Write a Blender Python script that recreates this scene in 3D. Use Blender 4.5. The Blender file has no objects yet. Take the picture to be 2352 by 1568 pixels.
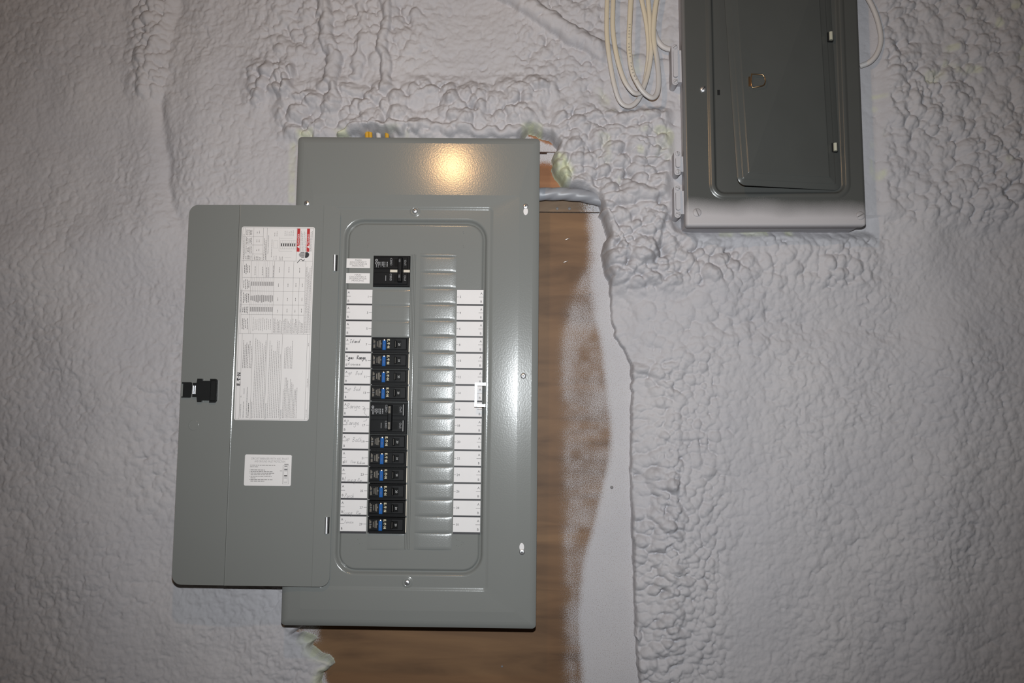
import bpy, math, random
import numpy as np
from mathutils import Vector, Matrix

random.seed(7)
# ------------------------------------------------------------------ camera, light, exposure
S = bpy.context.scene
col = S.collection
ZC = 1.5                                   # height of the camera above the ground, metres
CY = -1.379                                # the camera stands this far in front of the plywood (y = 0)
FPX = 1900.0                               # focal length in pixels of the 2352 px frame
YAW, PITCH, ROLL = -0.0138, 0.0910, 0.0112
_cy, _sy, _cp, _sp = math.cos(YAW), math.sin(YAW), math.cos(PITCH), math.sin(PITCH)
CF = Vector((_sy * _cp, _cy * _cp, _sp))
_r0 = Vector((_cy, -_sy, 0)); _u0 = _r0.cross(CF)
CR = math.cos(ROLL) * _r0 + math.sin(ROLL) * _u0
CU = -math.sin(ROLL) * _r0 + math.cos(ROLL) * _u0

cd = bpy.data.cameras.new('camera'); cam = bpy.data.objects.new('camera', cd); col.objects.link(cam)
cd.sensor_width = 36.0; cd.lens = FPX / 2352 * 36.0; cd.clip_start = 0.02
rot = Matrix((CR, CU, -CF)).transposed()
cam.matrix_world = Matrix.Translation((0, CY, ZC)) @ rot.to_4x4()
S.camera = cam

w = bpy.data.worlds.new('World'); S.world = w; w.use_nodes = True
w.node_tree.nodes['Background'].inputs['Color'].default_value = (1.0, 0.86, 0.72, 1)
w.node_tree.nodes['Background'].inputs['Strength'].default_value = 0.035

# the camera's flash, just above the lens
fl = bpy.data.lights.new('camera_flash', 'SPOT'); fl.energy = 66; fl.color = (0.925, 0.975, 1.0)
fl.spot_size = math.radians(96); fl.spot_blend = 1.0; fl.shadow_soft_size = 0.012
flo = bpy.data.objects.new('camera_flash', fl); col.objects.link(flo)
flo.matrix_world = Matrix.Translation(Vector((0, CY, ZC)) + CU * 0.088 + CF * 0.02) @ rot.to_4x4()
# the bare bulb that hangs from the basement ceiling, above the frame
bl = bpy.data.lights.new('ceiling_bulb', 'POINT'); bl.energy = 6.4; bl.color = (1.0, 0.58, 0.25); bl.shadow_soft_size = 0.022
blo = bpy.data.objects.new('ceiling_bulb', bl); col.objects.link(blo)
blo.location = (-0.197, -0.985, ZC + 0.708)

S.view_settings.view_transform = 'Standard'; S.view_settings.look = 'None'
S.view_settings.exposure = 0.0; S.view_settings.gamma = 1.0
S.view_settings.use_curve_mapping = False

# ------------------------------------------------------------------ helpers
F0 = -0.085                                # front face of the new panel's cover

def at(px, py, Y=F0):
    "the point of the vertical plane y = Y seen at this pixel (x, z measured from the camera)"
    d = CF * FPX + CR * (px - 1176) - CU * (py - 784)
    t = (Y - CY) / d.y
    return (d.x * t, d.z * t)

def topix(X, Z, Y=0.0):
    dx, dy, dz = X, Y - CY, Z
    a = dx * CR.x + dy * CR.y + dz * CR.z; b = dx * CU.x + dy * CU.y + dz * CU.z; c = dx * CF.x + dy * CF.y + dz * CF.z
    return 1176 + FPX * a / c, 784 - FPX * b / c

MATS = {}
def mat(name, color, rough=0.5, metal=0.0, spec=0.5, nscale=0, namp=0.0, bump=0.0, bscale=400, coat=0.0):
    m = bpy.data.materials.new(name); m.use_nodes = True; nt = m.node_tree
    b = nt.nodes['Principled BSDF']
    b.inputs['Base Color'].default_value = (*color, 1); b.inputs['Roughness'].default_value = rough
    b.inputs['Metallic'].default_value = metal; b.inputs['Specular IOR Level'].default_value = spec
    if coat: b.inputs['Coat Weight'].default_value = coat; b.inputs['Coat Roughness'].default_value = 0.12
    if nscale:
        tc = nt.nodes.new('ShaderNodeTexCoord'); n = nt.nodes.new('ShaderNodeTexNoise'); n.inputs['Scale'].default_value = nscale
        n.inputs['Detail'].default_value = 6
        nt.links.new(tc.outputs['Object'], n.inputs['Vector'])
        mx = nt.nodes.new('ShaderNodeMix'); mx.data_type = 'RGBA'
        mx.inputs[6].default_value = (*[c * (1 - namp) for c in color], 1); mx.inputs[7].default_value = (*[min(1, c * (1 + namp)) for c in color], 1)
        nt.links.new(n.outputs['Fac'], mx.inputs[0]); nt.links.new(mx.outputs[2], b.inputs['Base Color'])
    if bump:
        tc = nt.nodes.new('ShaderNodeTexCoord'); n = nt.nodes.new('ShaderNodeTexNoise'); n.inputs['Scale'].default_value = bscale
        n.inputs['Detail'].default_value = 3
        nt.links.new(tc.outputs['Object'], n.inputs['Vector'])
        bp = nt.nodes.new('ShaderNodeBump'); bp.inputs['Strength'].default_value = bump; bp.inputs['Distance'].default_value = 0.001
        nt.links.new(n.outputs['Fac'], bp.inputs['Height']); nt.links.new(bp.outputs['Normal'], b.inputs['Normal'])
    MATS[name] = m
    return m

mat('grey_paint', (0.186, 0.191, 0.184), 0.17, nscale=9, namp=0.03, bump=0.055, bscale=420)
mat('grey_paint_textured', (0.186, 0.192, 0.187), 0.27, nscale=9, namp=0.03, bump=0.16, bscale=600)
mat('label_white', (0.68, 0.655, 0.65), 0.45, nscale=60, namp=0.02)
mat('paper_white', (0.67, 0.645, 0.645), 0.6, nscale=60, namp=0.03)
mat('ink', (0.02, 0.018, 0.022), 0.55)
mat('ink_grey', (0.16, 0.15, 0.15), 0.6)
mat('ink_light', (0.30, 0.285, 0.285), 0.6)
mat('pen', (0.035, 0.03, 0.055), 0.6)
mat('pencil', (0.22, 0.215, 0.225), 0.5)
mat('red_print', (0.42, 0.015, 0.018), 0.5)
mat('breaker_black', (0.0045, 0.0045, 0.005), 0.45, spec=0.12, nscale=150, namp=0.25)
mat('breaker_dark', (0.002, 0.002, 0.002), 0.4, spec=0.1)
mat('breaker_grey', (0.010, 0.010, 0.011), 0.5, spec=0.15)
mat('print_white', (0.50, 0.50, 0.50), 0.6)
mat('print_cream', (0.55, 0.50, 0.36), 0.6)
mat('print_dim', (0.13, 0.115, 0.095), 0.6)
mat('print_mid', (0.26, 0.26, 0.27), 0.6)
mat('blue_button', (0.004, 0.085, 0.31), 0.5, spec=0.2)
mat('cream_plastic', (0.55, 0.50, 0.42), 0.5)
mat('steel', (0.85, 0.85, 0.88), 0.40, metal=1.0, bump=0.05)
mat('galvanised', (0.80, 0.81, 0.84), 0.38, metal=1.0, bump=0.05)
mat('brass_wire', (0.55, 0.36, 0.20), 0.28, metal=1.0)
mat('black_plastic', (0.006, 0.0065, 0.0065), 0.5, spec=0.3, nscale=90, namp=0.3)
mat('hole_black', (0.003, 0.003, 0.003), 0.9)
mat('hinge_pale', (0.42, 0.41, 0.33), 0.5)
mat('yellow_jacket', (0.50, 0.27, 0.02), 0.45)
mat('cable_white', (0.50, 0.47, 0.46), 0.55, nscale=60, namp=0.08)
mat('cable_grey', (0.25, 0.255, 0.28), 0.42, nscale=40, namp=0.15)

class MB:
    "collects shapes; every shape keeps a material of its own; build() links them as one mesh object"
    def __init__(self): self.v = []; self.f = []; self.m = []; self.s = []; self.mats = []
    def mi(self, name):
        if name not in self.mats: self.mats.append(name)
        return self.mats.index(name)
    def add(self, verts, faces, m, smooth=False):
        o = len(self.v); k = self.mi(m)
        self.v += [tuple(p) for p in verts]
        for f in faces: self.f.append([i + o for i in f]); self.m.append(k); self.s.append(smooth)
    def box(self, x0, x1, y0, y1, z0, z1, m, bevel=0.0):
        "y0 = back (larger y), y1 = front; bevel chamfers the front edges"
        if bevel:
            b = bevel
            self.loft([[(x0, y0, z0), (x1, y0, z0), (x1, y0, z1), (x0, y0, z1)],
                       [(x0, y1 + b, z0), (x1, y1 + b, z0), (x1, y1 + b, z1), (x0, y1 + b, z1)],
                       [(x0 + b, y1, z0 + b), (x1 - b, y1, z0 + b), (x1 - b, y1, z1 - b), (x0 + b, y1, z1 - b)]], m, cap=True, cap0=True, smooth=False)
        else:
            v = [(x, y, z) for y in (y0, y1) for z in (z0, z1) for x in (x0, x1)]
            self.add(v, [(4, 5, 7, 6), (1, 0, 2, 3), (0, 4, 6, 2), (5, 1, 3, 7), (6, 7, 3, 2), (0, 1, 5, 4)], m)
    def rect(self, x0, x1, z0, z1, y, m): self.add([(x0, y, z0), (x1, y, z0), (x1, y, z1), (x0, y, z1)], [(0, 1, 2, 3)], m)
    def poly(self, pts, y, m): self.add([(x, y, z) for x, z in pts], [tuple(range(len(pts)))], m)
    def prism(self, pts, y0, y1, m, smooth=False):
        "outline in x, z (counter-clockwise seen from the front) pulled from y0 (back) to y1 (front)"
        n = len(pts)
        self.add([(x, y0, z) for x, z in pts] + [(x, y1, z) for x, z in pts],
                 [(i, (i + 1) % n, n + (i + 1) % n, n + i) for i in range(n)], m, smooth)
        self.add([(x, y1, z) for x, z in pts], [tuple(range(n))], m)
        self.add([(x, y0, z) for x, z in pts], [tuple(reversed(range(n)))], m)
    def loft(self, loops, m, cap=False, cap0=False, smooth=True):
        n = len(loops[0]); v = [p for l in loops for p in l]; f = []
        for k in range(len(loops) - 1):
            for i in range(n):
                j = (i + 1) % n; f.append((k * n + i, k * n + j, (k + 1) * n + j, (k + 1) * n + i))
        self.add(v, f, m, smooth)
        if cap: self.add(loops[-1], [tuple(range(n))], m)
        if cap0: self.add(loops[0], [tuple(reversed(range(n)))], m)
    def disc(self, x, z, y0, y1, r, m, n=20, dome=0.0, smooth=True):
        def ring(rr, y): return [(x + rr * math.cos(2 * math.pi * i / n), y, z + rr * math.sin(2 * math.pi * i / n)) for i in range(n)]
        if dome:
            loops = [ring(r, y0), ring(r, y1 + dome)] + [ring(r * math.cos(a), y1 + dome - dome * math.sin(a)) for a in (0.35, 0.7, 1.05, 1.35)]
            self.loft(loops, m, cap=True, smooth=smooth)
        else:
            self.loft([ring(r, y0), ring(r, y1)], m, cap=True, smooth=False)
    def tube(self, pts, r, m, n=10, flat=1.0, lobes=0, twist=0.0, cap=True):
        "round (or flattened, or twisted) tube along 3-d points; flat squeezes it along y"
        P = [Vector(p) for p in pts]; loops = []; L = 0
        for i, p in enumerate(P):
            t = (P[min(i + 1, len(P) - 1)] - P[max(i - 1, 0)]).normalized()
            if i: L += (P[i] - P[i - 1]).length
            up = Vector((0, 1, 0)); s = t.cross(up).normalized(); b = s.cross(t).normalized()
            lp = []
            for k in range(n):
                a = 2 * math.pi * k / n
                rr = r * (1 + (0.13 * abs(math.cos(lobes / 2 * (a - twist * L))) if lobes else 0))
                lp.append(tuple(p + s * rr * math.cos(a) + b * rr * flat * math.sin(a)))
            loops.append(lp)
        self.loft(loops, m, smooth=True)
        if cap:
            self.add(loops[0], [tuple(range(n))], m); self.add(loops[-1], [tuple(reversed(range(n)))], m)
    def ribbon(self, pts, y, wd, m):
        "a drawn line of this width"
        for (x0, z0), (x1, z1) in zip(pts[:-1], pts[1:]):
            dx, dz = x1 - x0, z1 - z0; l = math.hypot(dx, dz) or 1e-9; nx, nz = -dz / l * wd / 2, dx / l * wd / 2
            ex, ez = dx / l * wd * .3, dz / l * wd * .3
            self.add([(x0 - nx - ex, y, z0 - nz - ez), (x1 - nx + ex, y, z1 - nz + ez), (x1 + nx + ex, y, z1 + nz + ez), (x0 + nx - ex, y, z0 + nz - ez)], [(0, 1, 2, 3)], m)
    def text(self, s, x, z, y, h, m, rot=0.0, align='C', wide=1.0, slant=0.0):
        "letters with capital height h, centred (or left) on x, z; rot in degrees, counter-clockwise"
        V, Fc, (a, b, c, d) = glyphs(s); sc = h / 0.7
        ox = (a + b) / 2 if align == 'C' else (a if align == 'L' else b); oz = 0.35
        cr, sr = math.cos(math.radians(rot)), math.sin(math.radians(rot)); vs = []
        for (u, v) in V:
            uu, vv = ((u - ox) * wide + slant * v) * sc, (v - oz) * sc
            vs.append((x + cr * uu - sr * vv, y, z + sr * uu + cr * vv))
        self.add(vs, Fc, m)
    def build(self, name, parent=None, origin=(0, 0, 0), link=True):
        me = bpy.data.meshes.new(name)
        ox, oy, oz = origin
        me.from_pydata([(x - ox, y - oy, z - oz) for x, y, z in self.v], [], self.f)
        for n in self.mats: me.materials.append(MATS[n])
        me.polygons.foreach_set('material_index', self.m); me.polygons.foreach_set('use_smooth', self.s)
        me.update()
        o = bpy.data.objects.new(name, me); col.objects.link(o)
        if parent: o.parent = parent
        return o

_G = {}
def glyphs(s):
    if s not in _G:
        c = bpy.data.curves.new('letters', 'FONT'); c.body = s; c.size = 1.0; c.resolution_u = 2
        o = bpy.data.objects.new('letters', c); col.objects.link(o)
        dg = bpy.context.evaluated_depsgraph_get(); e = o.evaluated_get(dg); me = e.to_mesh()
        V = [(v.co.x, v.co.y) for v in me.vertices]
        Fc = []
        for p in me.polygons:
            q = list(p.vertices); ar = sum(V[q[i]][0] * V[q[(i + 1) % len(q)]][1] - V[q[(i + 1) % len(q)]][0] * V[q[i]][1] for i in range(len(q)))
            Fc.append(tuple(q) if ar > 0 else tuple(reversed(q)))
        e.to_mesh_clear(); bpy.data.objects.remove(o); bpy.data.curves.remove(c)
        xs = [p[0] for p in V] or [0]; zs = [p[1] for p in V] or [0]
        _G[s] = (V, Fc, (min(xs), max(xs), min(zs), max(zs)))
    return _G[s]

def rr(x0, x1, z0, z1, r, y, n=7, sub=3):
    "rounded rectangle as a loop, counter-clockwise seen from the front"
    out = []
    for cx, cz, a0 in ((x1 - r, z0 + r, -90), (x1 - r, z1 - r, 0), (x0 + r, z1 - r, 90), (x0 + r, z0 + r, 180)):
        for k in range(n + 1):
            a = math.radians(a0 + 90 * k / n); out.append((cx + r * math.cos(a), y, cz + r * math.sin(a)))
    return out
def rr2(*a, **k): return [(p[0], p[2]) for p in rr(*a[:5], 0, **k)]

def empty(name, loc, ry=0.0):
    o = bpy.data.objects.new(name, None); col.objects.link(o); o.empty_display_size = 0.02
    o.location = (loc[0], loc[1], loc[2] + ZC); o.rotation_euler = (0, ry, 0); return o
def tag(o, label=None, cat=None, group=None, kind=None):
    if label: o['label'] = label
    if cat: o['category'] = cat
    if group: o['group'] = group
    if kind: o['kind'] = kind
    return o
def copy_tree(o, parent=None):
    c = o.copy(); col.objects.link(c)
    if parent: c.parent = parent
    for ch in o.children: copy_tree(ch, c)
    return c
def spline(P, k=6):
    "Catmull-Rom through the points"
    P = [Vector(p) for p in P]; Q = [P[0] * 2 - P[1]] + P + [P[-1] * 2 - P[-2]]; out = []
    for i in range(1, len(Q) - 2):
        a, b, c, d = Q[i - 1], Q[i], Q[i + 1], Q[i + 2]
        for j in range(k):
            t = j / k
            out.append(0.5 * ((2 * b) + (c - a) * t + (2 * a - 5 * b + 4 * c - d) * t * t + (3 * b - a - 3 * c + d) * t ** 3))
    return out + [P[-1]]

# ------------------------------------------------------------------ the wall: plywood, boards, sprayed foam
rng = np.random.default_rng(11)
def vnoise(X, Z, s, seed=0):
    r = np.random.default_rng(seed + 100); N = 256; T = r.random((N, N))
    u, v = X / s + 1000.3, Z / s + 1000.7
    i, j = np.floor(u).astype(int), np.floor(v).astype(int); fu, fv = u - i, v - j
    fu = fu * fu * fu * (fu * (fu * 6 - 15) + 10); fv = fv * fv * fv * (fv * (fv * 6 - 15) + 10)
    i0, i1, j0, j1 = i % N, (i + 1) % N, j % N, (j + 1) % N
    return ((T[i0, j0] * (1 - fu) + T[i1, j0] * fu) * (1 - fv) + (T[i0, j1] * (1 - fu) + T[i1, j1] * fu) * fv) * 2 - 1
def fbm(X, Z, s, o=4, seed=0, g=0.5):
    h = 0; a = 1.0
    for k in range(o): h = h + a * vnoise(X, Z, s / 2 ** k, seed + 17 * k); a *= g
    return h
def blobs(X, Z, c, seed=0, rmin=0.58, rmax=0.98):
    "a heap of little domes, height in units of the cell"
    r = np.random.default_rng(seed + 500); N = 256
    JX, JZ, JR = r.random((N, N)), r.random((N, N)), r.random((N, N))
    u, v = X / c + 1000, Z / c + 1000; i, j = np.floor(u).astype(int), np.floor(v).astype(int)
    best = np.zeros_like(X)
    for di in (-1, 0, 1):
        for dj in (-1, 0, 1):
            a, b = (i + di) % N, (j + dj) % N
            rad = rmin + (rmax - rmin) * JR[a, b]
            d2 = (u - (i + di) - JX[a, b]) ** 2 + (v - (j + dj) - JZ[a, b]) ** 2
            best = np.maximum(best, np.sqrt(np.maximum(rad * rad - d2, 0)))
    return best
def sstep(x, a, b):
    t = np.clip((x - a) / (b - a), 0, 1); return t * t * (3 - 2 * t)
def win(px, py, x0, y0, x1, y1, s):
    return sstep(px, x0 - s, x0 + s) * (1 - sstep(px, x1 - s, x1 + s)) * sstep(py, y0 - s, y0 + s) * (1 - sstep(py, y1 - s, y1 + s))
def polydist(px, py, pts, closed=True):
    "signed distance (pixels) to a polygon, positive inside"
    pts = np.array(pts, float); n = len(pts); d = np.full(px.shape, 1e9); inside = np.zeros(px.shape, bool)
    for i in range(n if closed else n - 1):
        a, b = pts[i], pts[(i + 1) % n]; e = b - a
        t = np.clip(((px - a[0]) * e[0] + (py - a[1]) * e[1]) / (e @ e), 0, 1)
        d = np.minimum(d, np.hypot(px - a[0] - t * e[0], py - a[1] - t * e[1]))
        if closed:
            cond = (a[1] > py) != (b[1] > py)
            with np.errstate(divide='ignore', invalid='ignore'):
                xi = (b[0] - a[0]) * (py - a[1]) / (b[1] - a[1] + 1e-12) + a[0]
            inside ^= cond & (px < xi)
    return np.where(inside, d, -d) if closed else d

# the part of the wall left bare of foam (outline on the wall, in photograph pixels of the plane y = 0)
BARE = [(700, 365), (700, 356), (780, 354), (822, 346), (834, 318), (862, 310), (892, 316), (912, 342), (960, 350), (1010, 352), (1060, 350), (1120, 352), (1185, 348),
        (1198, 318), (1214, 300), (1232, 305), (1252, 313), (1270, 322), (1274, 331), (1280, 338), (1279, 344), (1272, 348), (1268, 358),
        (1270, 372), (1267, 384), (1275, 402), (1286, 416), (1292, 428), (1306, 433), (1330, 436), (1352, 443), (1368, 456), (1376, 470), (1380, 482),
        (1374, 490), (1384, 500), (1390, 520), (1396, 545), (1386, 556), (1382, 580), (1386, 605), (1391, 630), (1400, 640), (1402, 680), (1404, 720),
        (1414, 770), (1432, 800), (1450, 840), (1452, 900), (1449, 960), (1450, 1020), (1448, 1080), (1452, 1150), (1453, 1230), (1456, 1300),
        (1458, 1400), (1462, 1500), (1472, 1590), (1480, 1800),
        (745, 1800), (734, 1568), (736, 1549), (752, 1543), (764, 1530), (762, 1518), (748, 1508), (733, 1504), (722, 1496), (714, 1489), (716, 1481),
        (723, 1474), (716, 1466), (704, 1464), (694, 1457), (682, 1461), (672, 1458), (690, 1441), (690, 1400), (700, 900)]

GX0, GX1, GZ0, GZ1, ST = -0.98, 0.93, -0.50, 0.80, 0.0017
nx, nz = int((GX1 - GX0) / ST) + 1, int((GZ1 - GZ0) / ST) + 1
gx, gz = np.linspace(GX0, GX1, nx), np.linspace(GZ0, GZ1, nz)
X, Z = np.meshgrid(gx, gz); PX, PY = topix(X, Z, -0.02)
WX = X + 0.0050 * fbm(X, Z, 0.060, 2, 1, 0.35); WZ = Z + 0.0050 * fbm(X, Z, 0.060, 2, 2, 0.35)
VX = X + 0.0025 * fbm(X, Z, 0.012, 2, 3); VZ = Z + 0.0025 * fbm(X, Z, 0.012, 2, 4)

seam = np.interp(PY, [700, 840, 1100, 1300, 1568], [1404, 1450, 1450, 1456, 1470])
# broad swells
H = 0.016 + 0.0055 * fbm(X, Z, 0.30, 2, 21) + 0.0032 * fbm(X, Z, 0.09, 2, 22)
right = sstep(PX, 1380, 1480)
H += 0.010 * right
# left stud bay: a crease running down beside a soft ridge
cre = np.interp(PY, [0, 250, 420, 480, 560], [400, 372, 380, 392, 430])
fade = 1 - sstep(PY, 460, 560)
cre = cre + 9 * fbm(X, Z, 0.05, 2, 61)
H += fade * (-0.0060 * np.exp(-((PX - cre) / 15) ** 2) + 0.0055 * np.exp(-((PX - cre + 45) / 34) ** 2) * (0.7 + 0.5 * fbm(X, Z, 0.08, 2, 62)) + 0.010 * sstep(PX, cre - 5, cre + 85))
H -= 0.006 * (1 - sstep(PX, 20, 360)) * (1 - sstep(PY, 300, 620))
H += 0.012 * np.exp(-((PY - 560 + (PX - 200) * 0.22) / 90) ** 2) * (1 - sstep(PX, 330, 470))
H += 0.010 * np.exp(-((PX - 200) / 120) ** 2) * sstep(PY, 500, 900)
# right: soft swells that run down the wall
H += 0.010 * np.exp(-((PX - 2180 - (PY - 900) * -0.05) / 75) ** 2) * sstep(PY, 620, 900)
H += 0.012 * np.exp(-((PX - 2120) / 60) ** 2 - ((PY - 560) / 60) ** 2) - 0.006 * np.exp(-((PY - 745) / 35) ** 2) * win(PX, PY, 1600, 600, 2100, 900, 60)
# thin beside the sprayed plywood
nearseam = np.exp(-(np.maximum(PX - seam, 0) / 60) ** 2) * sstep(PY, 640, 720) * (PX > 1370)
H = H * (1 - 0.55 * nearseam)
# leathery skin everywhere
wr = 1 - np.abs(fbm(VX, VZ, 0.013, 3, 31))
H += 0.0020 * wr * (0.35 + 0.65 * sstep(fbm(X, Z, 0.12, 2, 33), -0.6, 0.6))
H += 0.0026 * blobs(VX, VZ, 0.0105, 35, 0.55, 0.95) * (0.4 + 0.6 * sstep(fbm(X, Z, 0.15, 2, 34), -0.5, 0.7))
H += 0.0004 * fbm(X, Z, 0.004, 2, 36)
# lumpy zones: weight, size of the lumps, height
def lumps(wt, c, amp, seed, sx=1.0, sz=1.0):
    global H
    b1 = blobs(WX * sx, WZ * sz, c, seed); b2 = 0.62 * blobs(WX * sx + 3.1, WZ * sz - 1.7, c * 0.62, seed + 40) + 0.22
    H = H + wt * amp * 2.15 * (np.maximum(b1, b2) - 0.40)
zA = win(PX, PY, 640, 195, 1270, 320, 22) * (0.65 + 0.5 * fbm(X, Z, 0.05, 2, 51))
lumps(zA, 0.023, 0.023, 1); lumps(zA, 0.012, 0.007, 2)
zA2 = win(PX, PY, 575, 150, 740, 250, 25) * sstep(fbm(X, Z, 0.05, 2, 52), -0.3, 0.5)
lumps(zA2, 0.018, 0.017, 3)
zA3 = win(PX, PY, 600, -40, 1000, 170, 60)
lumps(zA3, 0.014, 0.0065, 4); lumps(zA3, 0.030, 0.009, 5)
zB = win(PX, PY, 1275, 250, 1565, 660, 30)
lumps(zB, 0.025, 0.019, 6, 1.0, 1.35); lumps(zB, 0.012, 0.006, 7)
zB2 = win(PX, PY, 1180, -40, 1560, 240, 40)
lumps(zB2, 0.015, 0.007, 8)
zC = win(PX, PY, 1440, 830, 1560, 1700, 22) * (0.65 + 0.4 * fbm(X, Z, 0.07, 2, 53))
zC2 = win(PX, PY, 1500, 800, 1660, 1700, 50)
lumps(zC, 0.019, 0.0165, 9, 0.85, 1.2); lumps(zC2, 0.013, 0.0075, 10)
zD = win(PX, PY, 1985, -60, 2420, 520, 45) * (0.75 + 0.4 * fbm(X, Z, 0.10, 2, 54))
lumps(zD, 0.021, 0.013, 11); lumps(zD, 0.011, 0.0045, 12)
zE = win(PX, PY, 1570, 545, 2010, 660, 22) * (0.7 + 0.5 * fbm(X, Z, 0.06, 2, 55))
lumps(zE, 0.018, 0.013, 13, 1.1, 0.85)
zF = win(PX, PY, 470, 700, 540, 1130, 50) + 0.5 * win(PX, PY, 280, 830, 430, 1200, 60) + 0.45 * win(PX, PY, 1800, 780, 2360, 1560, 90)
lumps(zF, 0.015, 0.0070, 14)
zG = win(PX, PY, 1450, 640, 1800, 820, 50)
lumps(zG, 0.022, 0.0065, 15)
zL = win(PX, PY, 300, -60, 390, 220, 30)
lumps(zL, 0.015, 0.010, 16)
# cables and pipes buried in the foam
def rope(pts, rad, amp, rough=1.0, seed=0):
    global H
    d = polydist(PX + 7 * rough * fbm(X, Z, 0.018, 2, 70 + seed), PY + 7 * rough * fbm(X, Z, 0.018, 2, 80 + seed), pts, False)
    H = np.maximum(H, H * 0.6 + amp * np.sqrt(np.maximum(1 - (d / rad) ** 2, 0)) + 0.006 * (d < rad))
rope([(1120, -40), (1230, 35), (1330, 100), (1440, 152), (1560, 168)], 23, 0.028, 0.5, 1)
rope([(742, -40), (752, 60), (768, 150), (770, 235)], 20, 0.023, 1.0, 2)
rope([(820, -40), (838, 80), (822, 180)], 15, 0.015, 1.4, 3)
rope([(884, -40), (890, 60), (884, 120), (892, 210)], 15, 0.021, 0.8, 4)
rope([(915, 60), (913, 130), (918, 200)], 10, 0.008, 0.8, 5)
rope([(1560, 452), (1470, 452), (1385, 470)], 20, 0.024, 0.5, 6)
rope([(1560, 492), (1480, 478), (1400, 500)], 13, 0.016, 0.6, 7)
rope([(1562, 370), (1530, 395), (1525, 440)], 17, 0.020, 0.7, 8)
rope([(1562, 340), (1480, 335), (1400, 300)], 14, 0.014, 1.0, 9)
rope([(1560, 180), (1470, 170)], 12, 0.010, 0.3, 10)
rope([(1395, 495), (1412, 530), (1428, 565), (1432, 572)], 8, 0.020, 0.3, 11)
rope([(1382, 480), (1395, 520), (1412, 555)], 8, 0.017, 0.4, 12)
rope([(930, 300), (1080, 309), (1200, 314)], 15, 0.020, 1.3, 13)
rope([(790, 316), (850, 296), (935, 306)], 12, 0.026, 1.2, 14)
rope([(2352, 40), (2200, 60), (2060, 150)], 14, 0.008, 1.2, 15)
# the fat slab that hangs over the edge beside the plywood
sl = polydist(PX + 5 * fbm(X, Z, 0.02, 2, 90), PY + 5 * fbm(X, Z, 0.02, 2, 91),
              [(1380, 548), (1405, 540), (1440, 520), (1470, 495), (1520, 470), (1530, 500), (1512, 560), (1512, 595), (1490, 612), (1462, 622), (1440, 636), (1408, 640), (1384, 600)])
H += 0.013 * np.sqrt(sstep(sl, 0, 22))
# the slim sprayed step between plywood and the thick foam (right of the seam) and the band below the slab
# gaps: foam lies low against the old box
bx = polydist(PX, PY, [(1552, -60), (1560, 520), (2000, 532), (1975, -60)])
cap = 0.026 + 0.044 * sstep(-bx, 8, 75); H = np.where(H > cap, cap + 0.012 * np.tanh((H - cap) / 0.012), H); H -= 0.014 * sstep(bx, -26, 4) * (PY > 500)
cz = win(PX, PY, 1385, -80, 1530, 262, 14); H = np.where(H > 0.030, H * (1 - cz) + cz * (0.030 + 0.35 * (H - 0.030)), H)
H = np.where(H > 0.060, 0.060 + 0.016 * np.tanh((H - 0.060) / 0.016), H); H = np.maximum(H, 0.004)
# no foam behind the new panel
pn = polydist(PX, PY, [(672, 330), (1245, 330), (1238, 1440), (640, 1430)])
H = np.where((pn > -30) & (PY > 330), np.minimum(H, 0.05), H)
bd = polydist(PX + 2.0 * fbm(X, Z, 0.012, 2, 93), PY + 2.0 * fbm(X, Z, 0.012, 2, 94), BARE)
edge = sstep(-bd, -1.0, 3.5)
lip = np.where((PX > 1390) & (PY > 640), 0.35, 1.0)
H = H * (0.62 + 0.38 * sstep(-bd, 0, 12 * lip))
Y = -(H * edge) + 0.004 * (1 - edge)
# where raw yellow-green foam shows through the white paint
mott = 0.55 + 0.45 * sstep(fbm(X, Z, 0.012, 3, 150), -0.4, 0.5)
raw = sstep(polydist(PX, PY, [(1262, 350), (1290, 365), (1312, 400), (1300, 436), (1270, 410)]), -10, 6)
raw = np.maximum(raw, 0.8 * win(PX, PY, 690, 306, 940, 345, 8) * sstep(fbm(X, Z, 0.03, 2, 95), -0.3, 0.5))
raw = np.maximum(raw, 0.9 * win(PX, PY, 1198, 292, 1245, 322, 5))
raw = np.maximum(raw, 0.75 * win(PX, PY, 685, 1455, 775, 1600, 8) * sstep(-bd, 26, 2))
raw = np.maximum(raw, 0.7 * win(PX, PY, 1580, 518, 1985, 545, 5) * sstep(fbm(X, Z, 0.02, 2, 96), -0.2, 0.6))
raw = np.maximum(raw, 0.75 * win(PX, PY, 1990, 230, 2022, 420, 6) * sstep(fbm(X, Z, 0.03, 2, 97), -0.3, 0.4))
raw = np.maximum(raw, 0.55 * win(PX, PY, 1380, 120, 1560, 470, 30) * sstep(fbm(X, Z, 0.035, 3, 98), 0.45, 1.0))
raw = np.maximum(raw, 0.5 * win(PX, PY, 1985, 0, 2352, 420, 30) * sstep(fbm(X, Z, 0.04, 3, 99), 0.7, 1.1))
raw = np.maximum(raw, 0.45 * win(PX, PY, 668, 330, 682, 470, 5))

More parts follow.
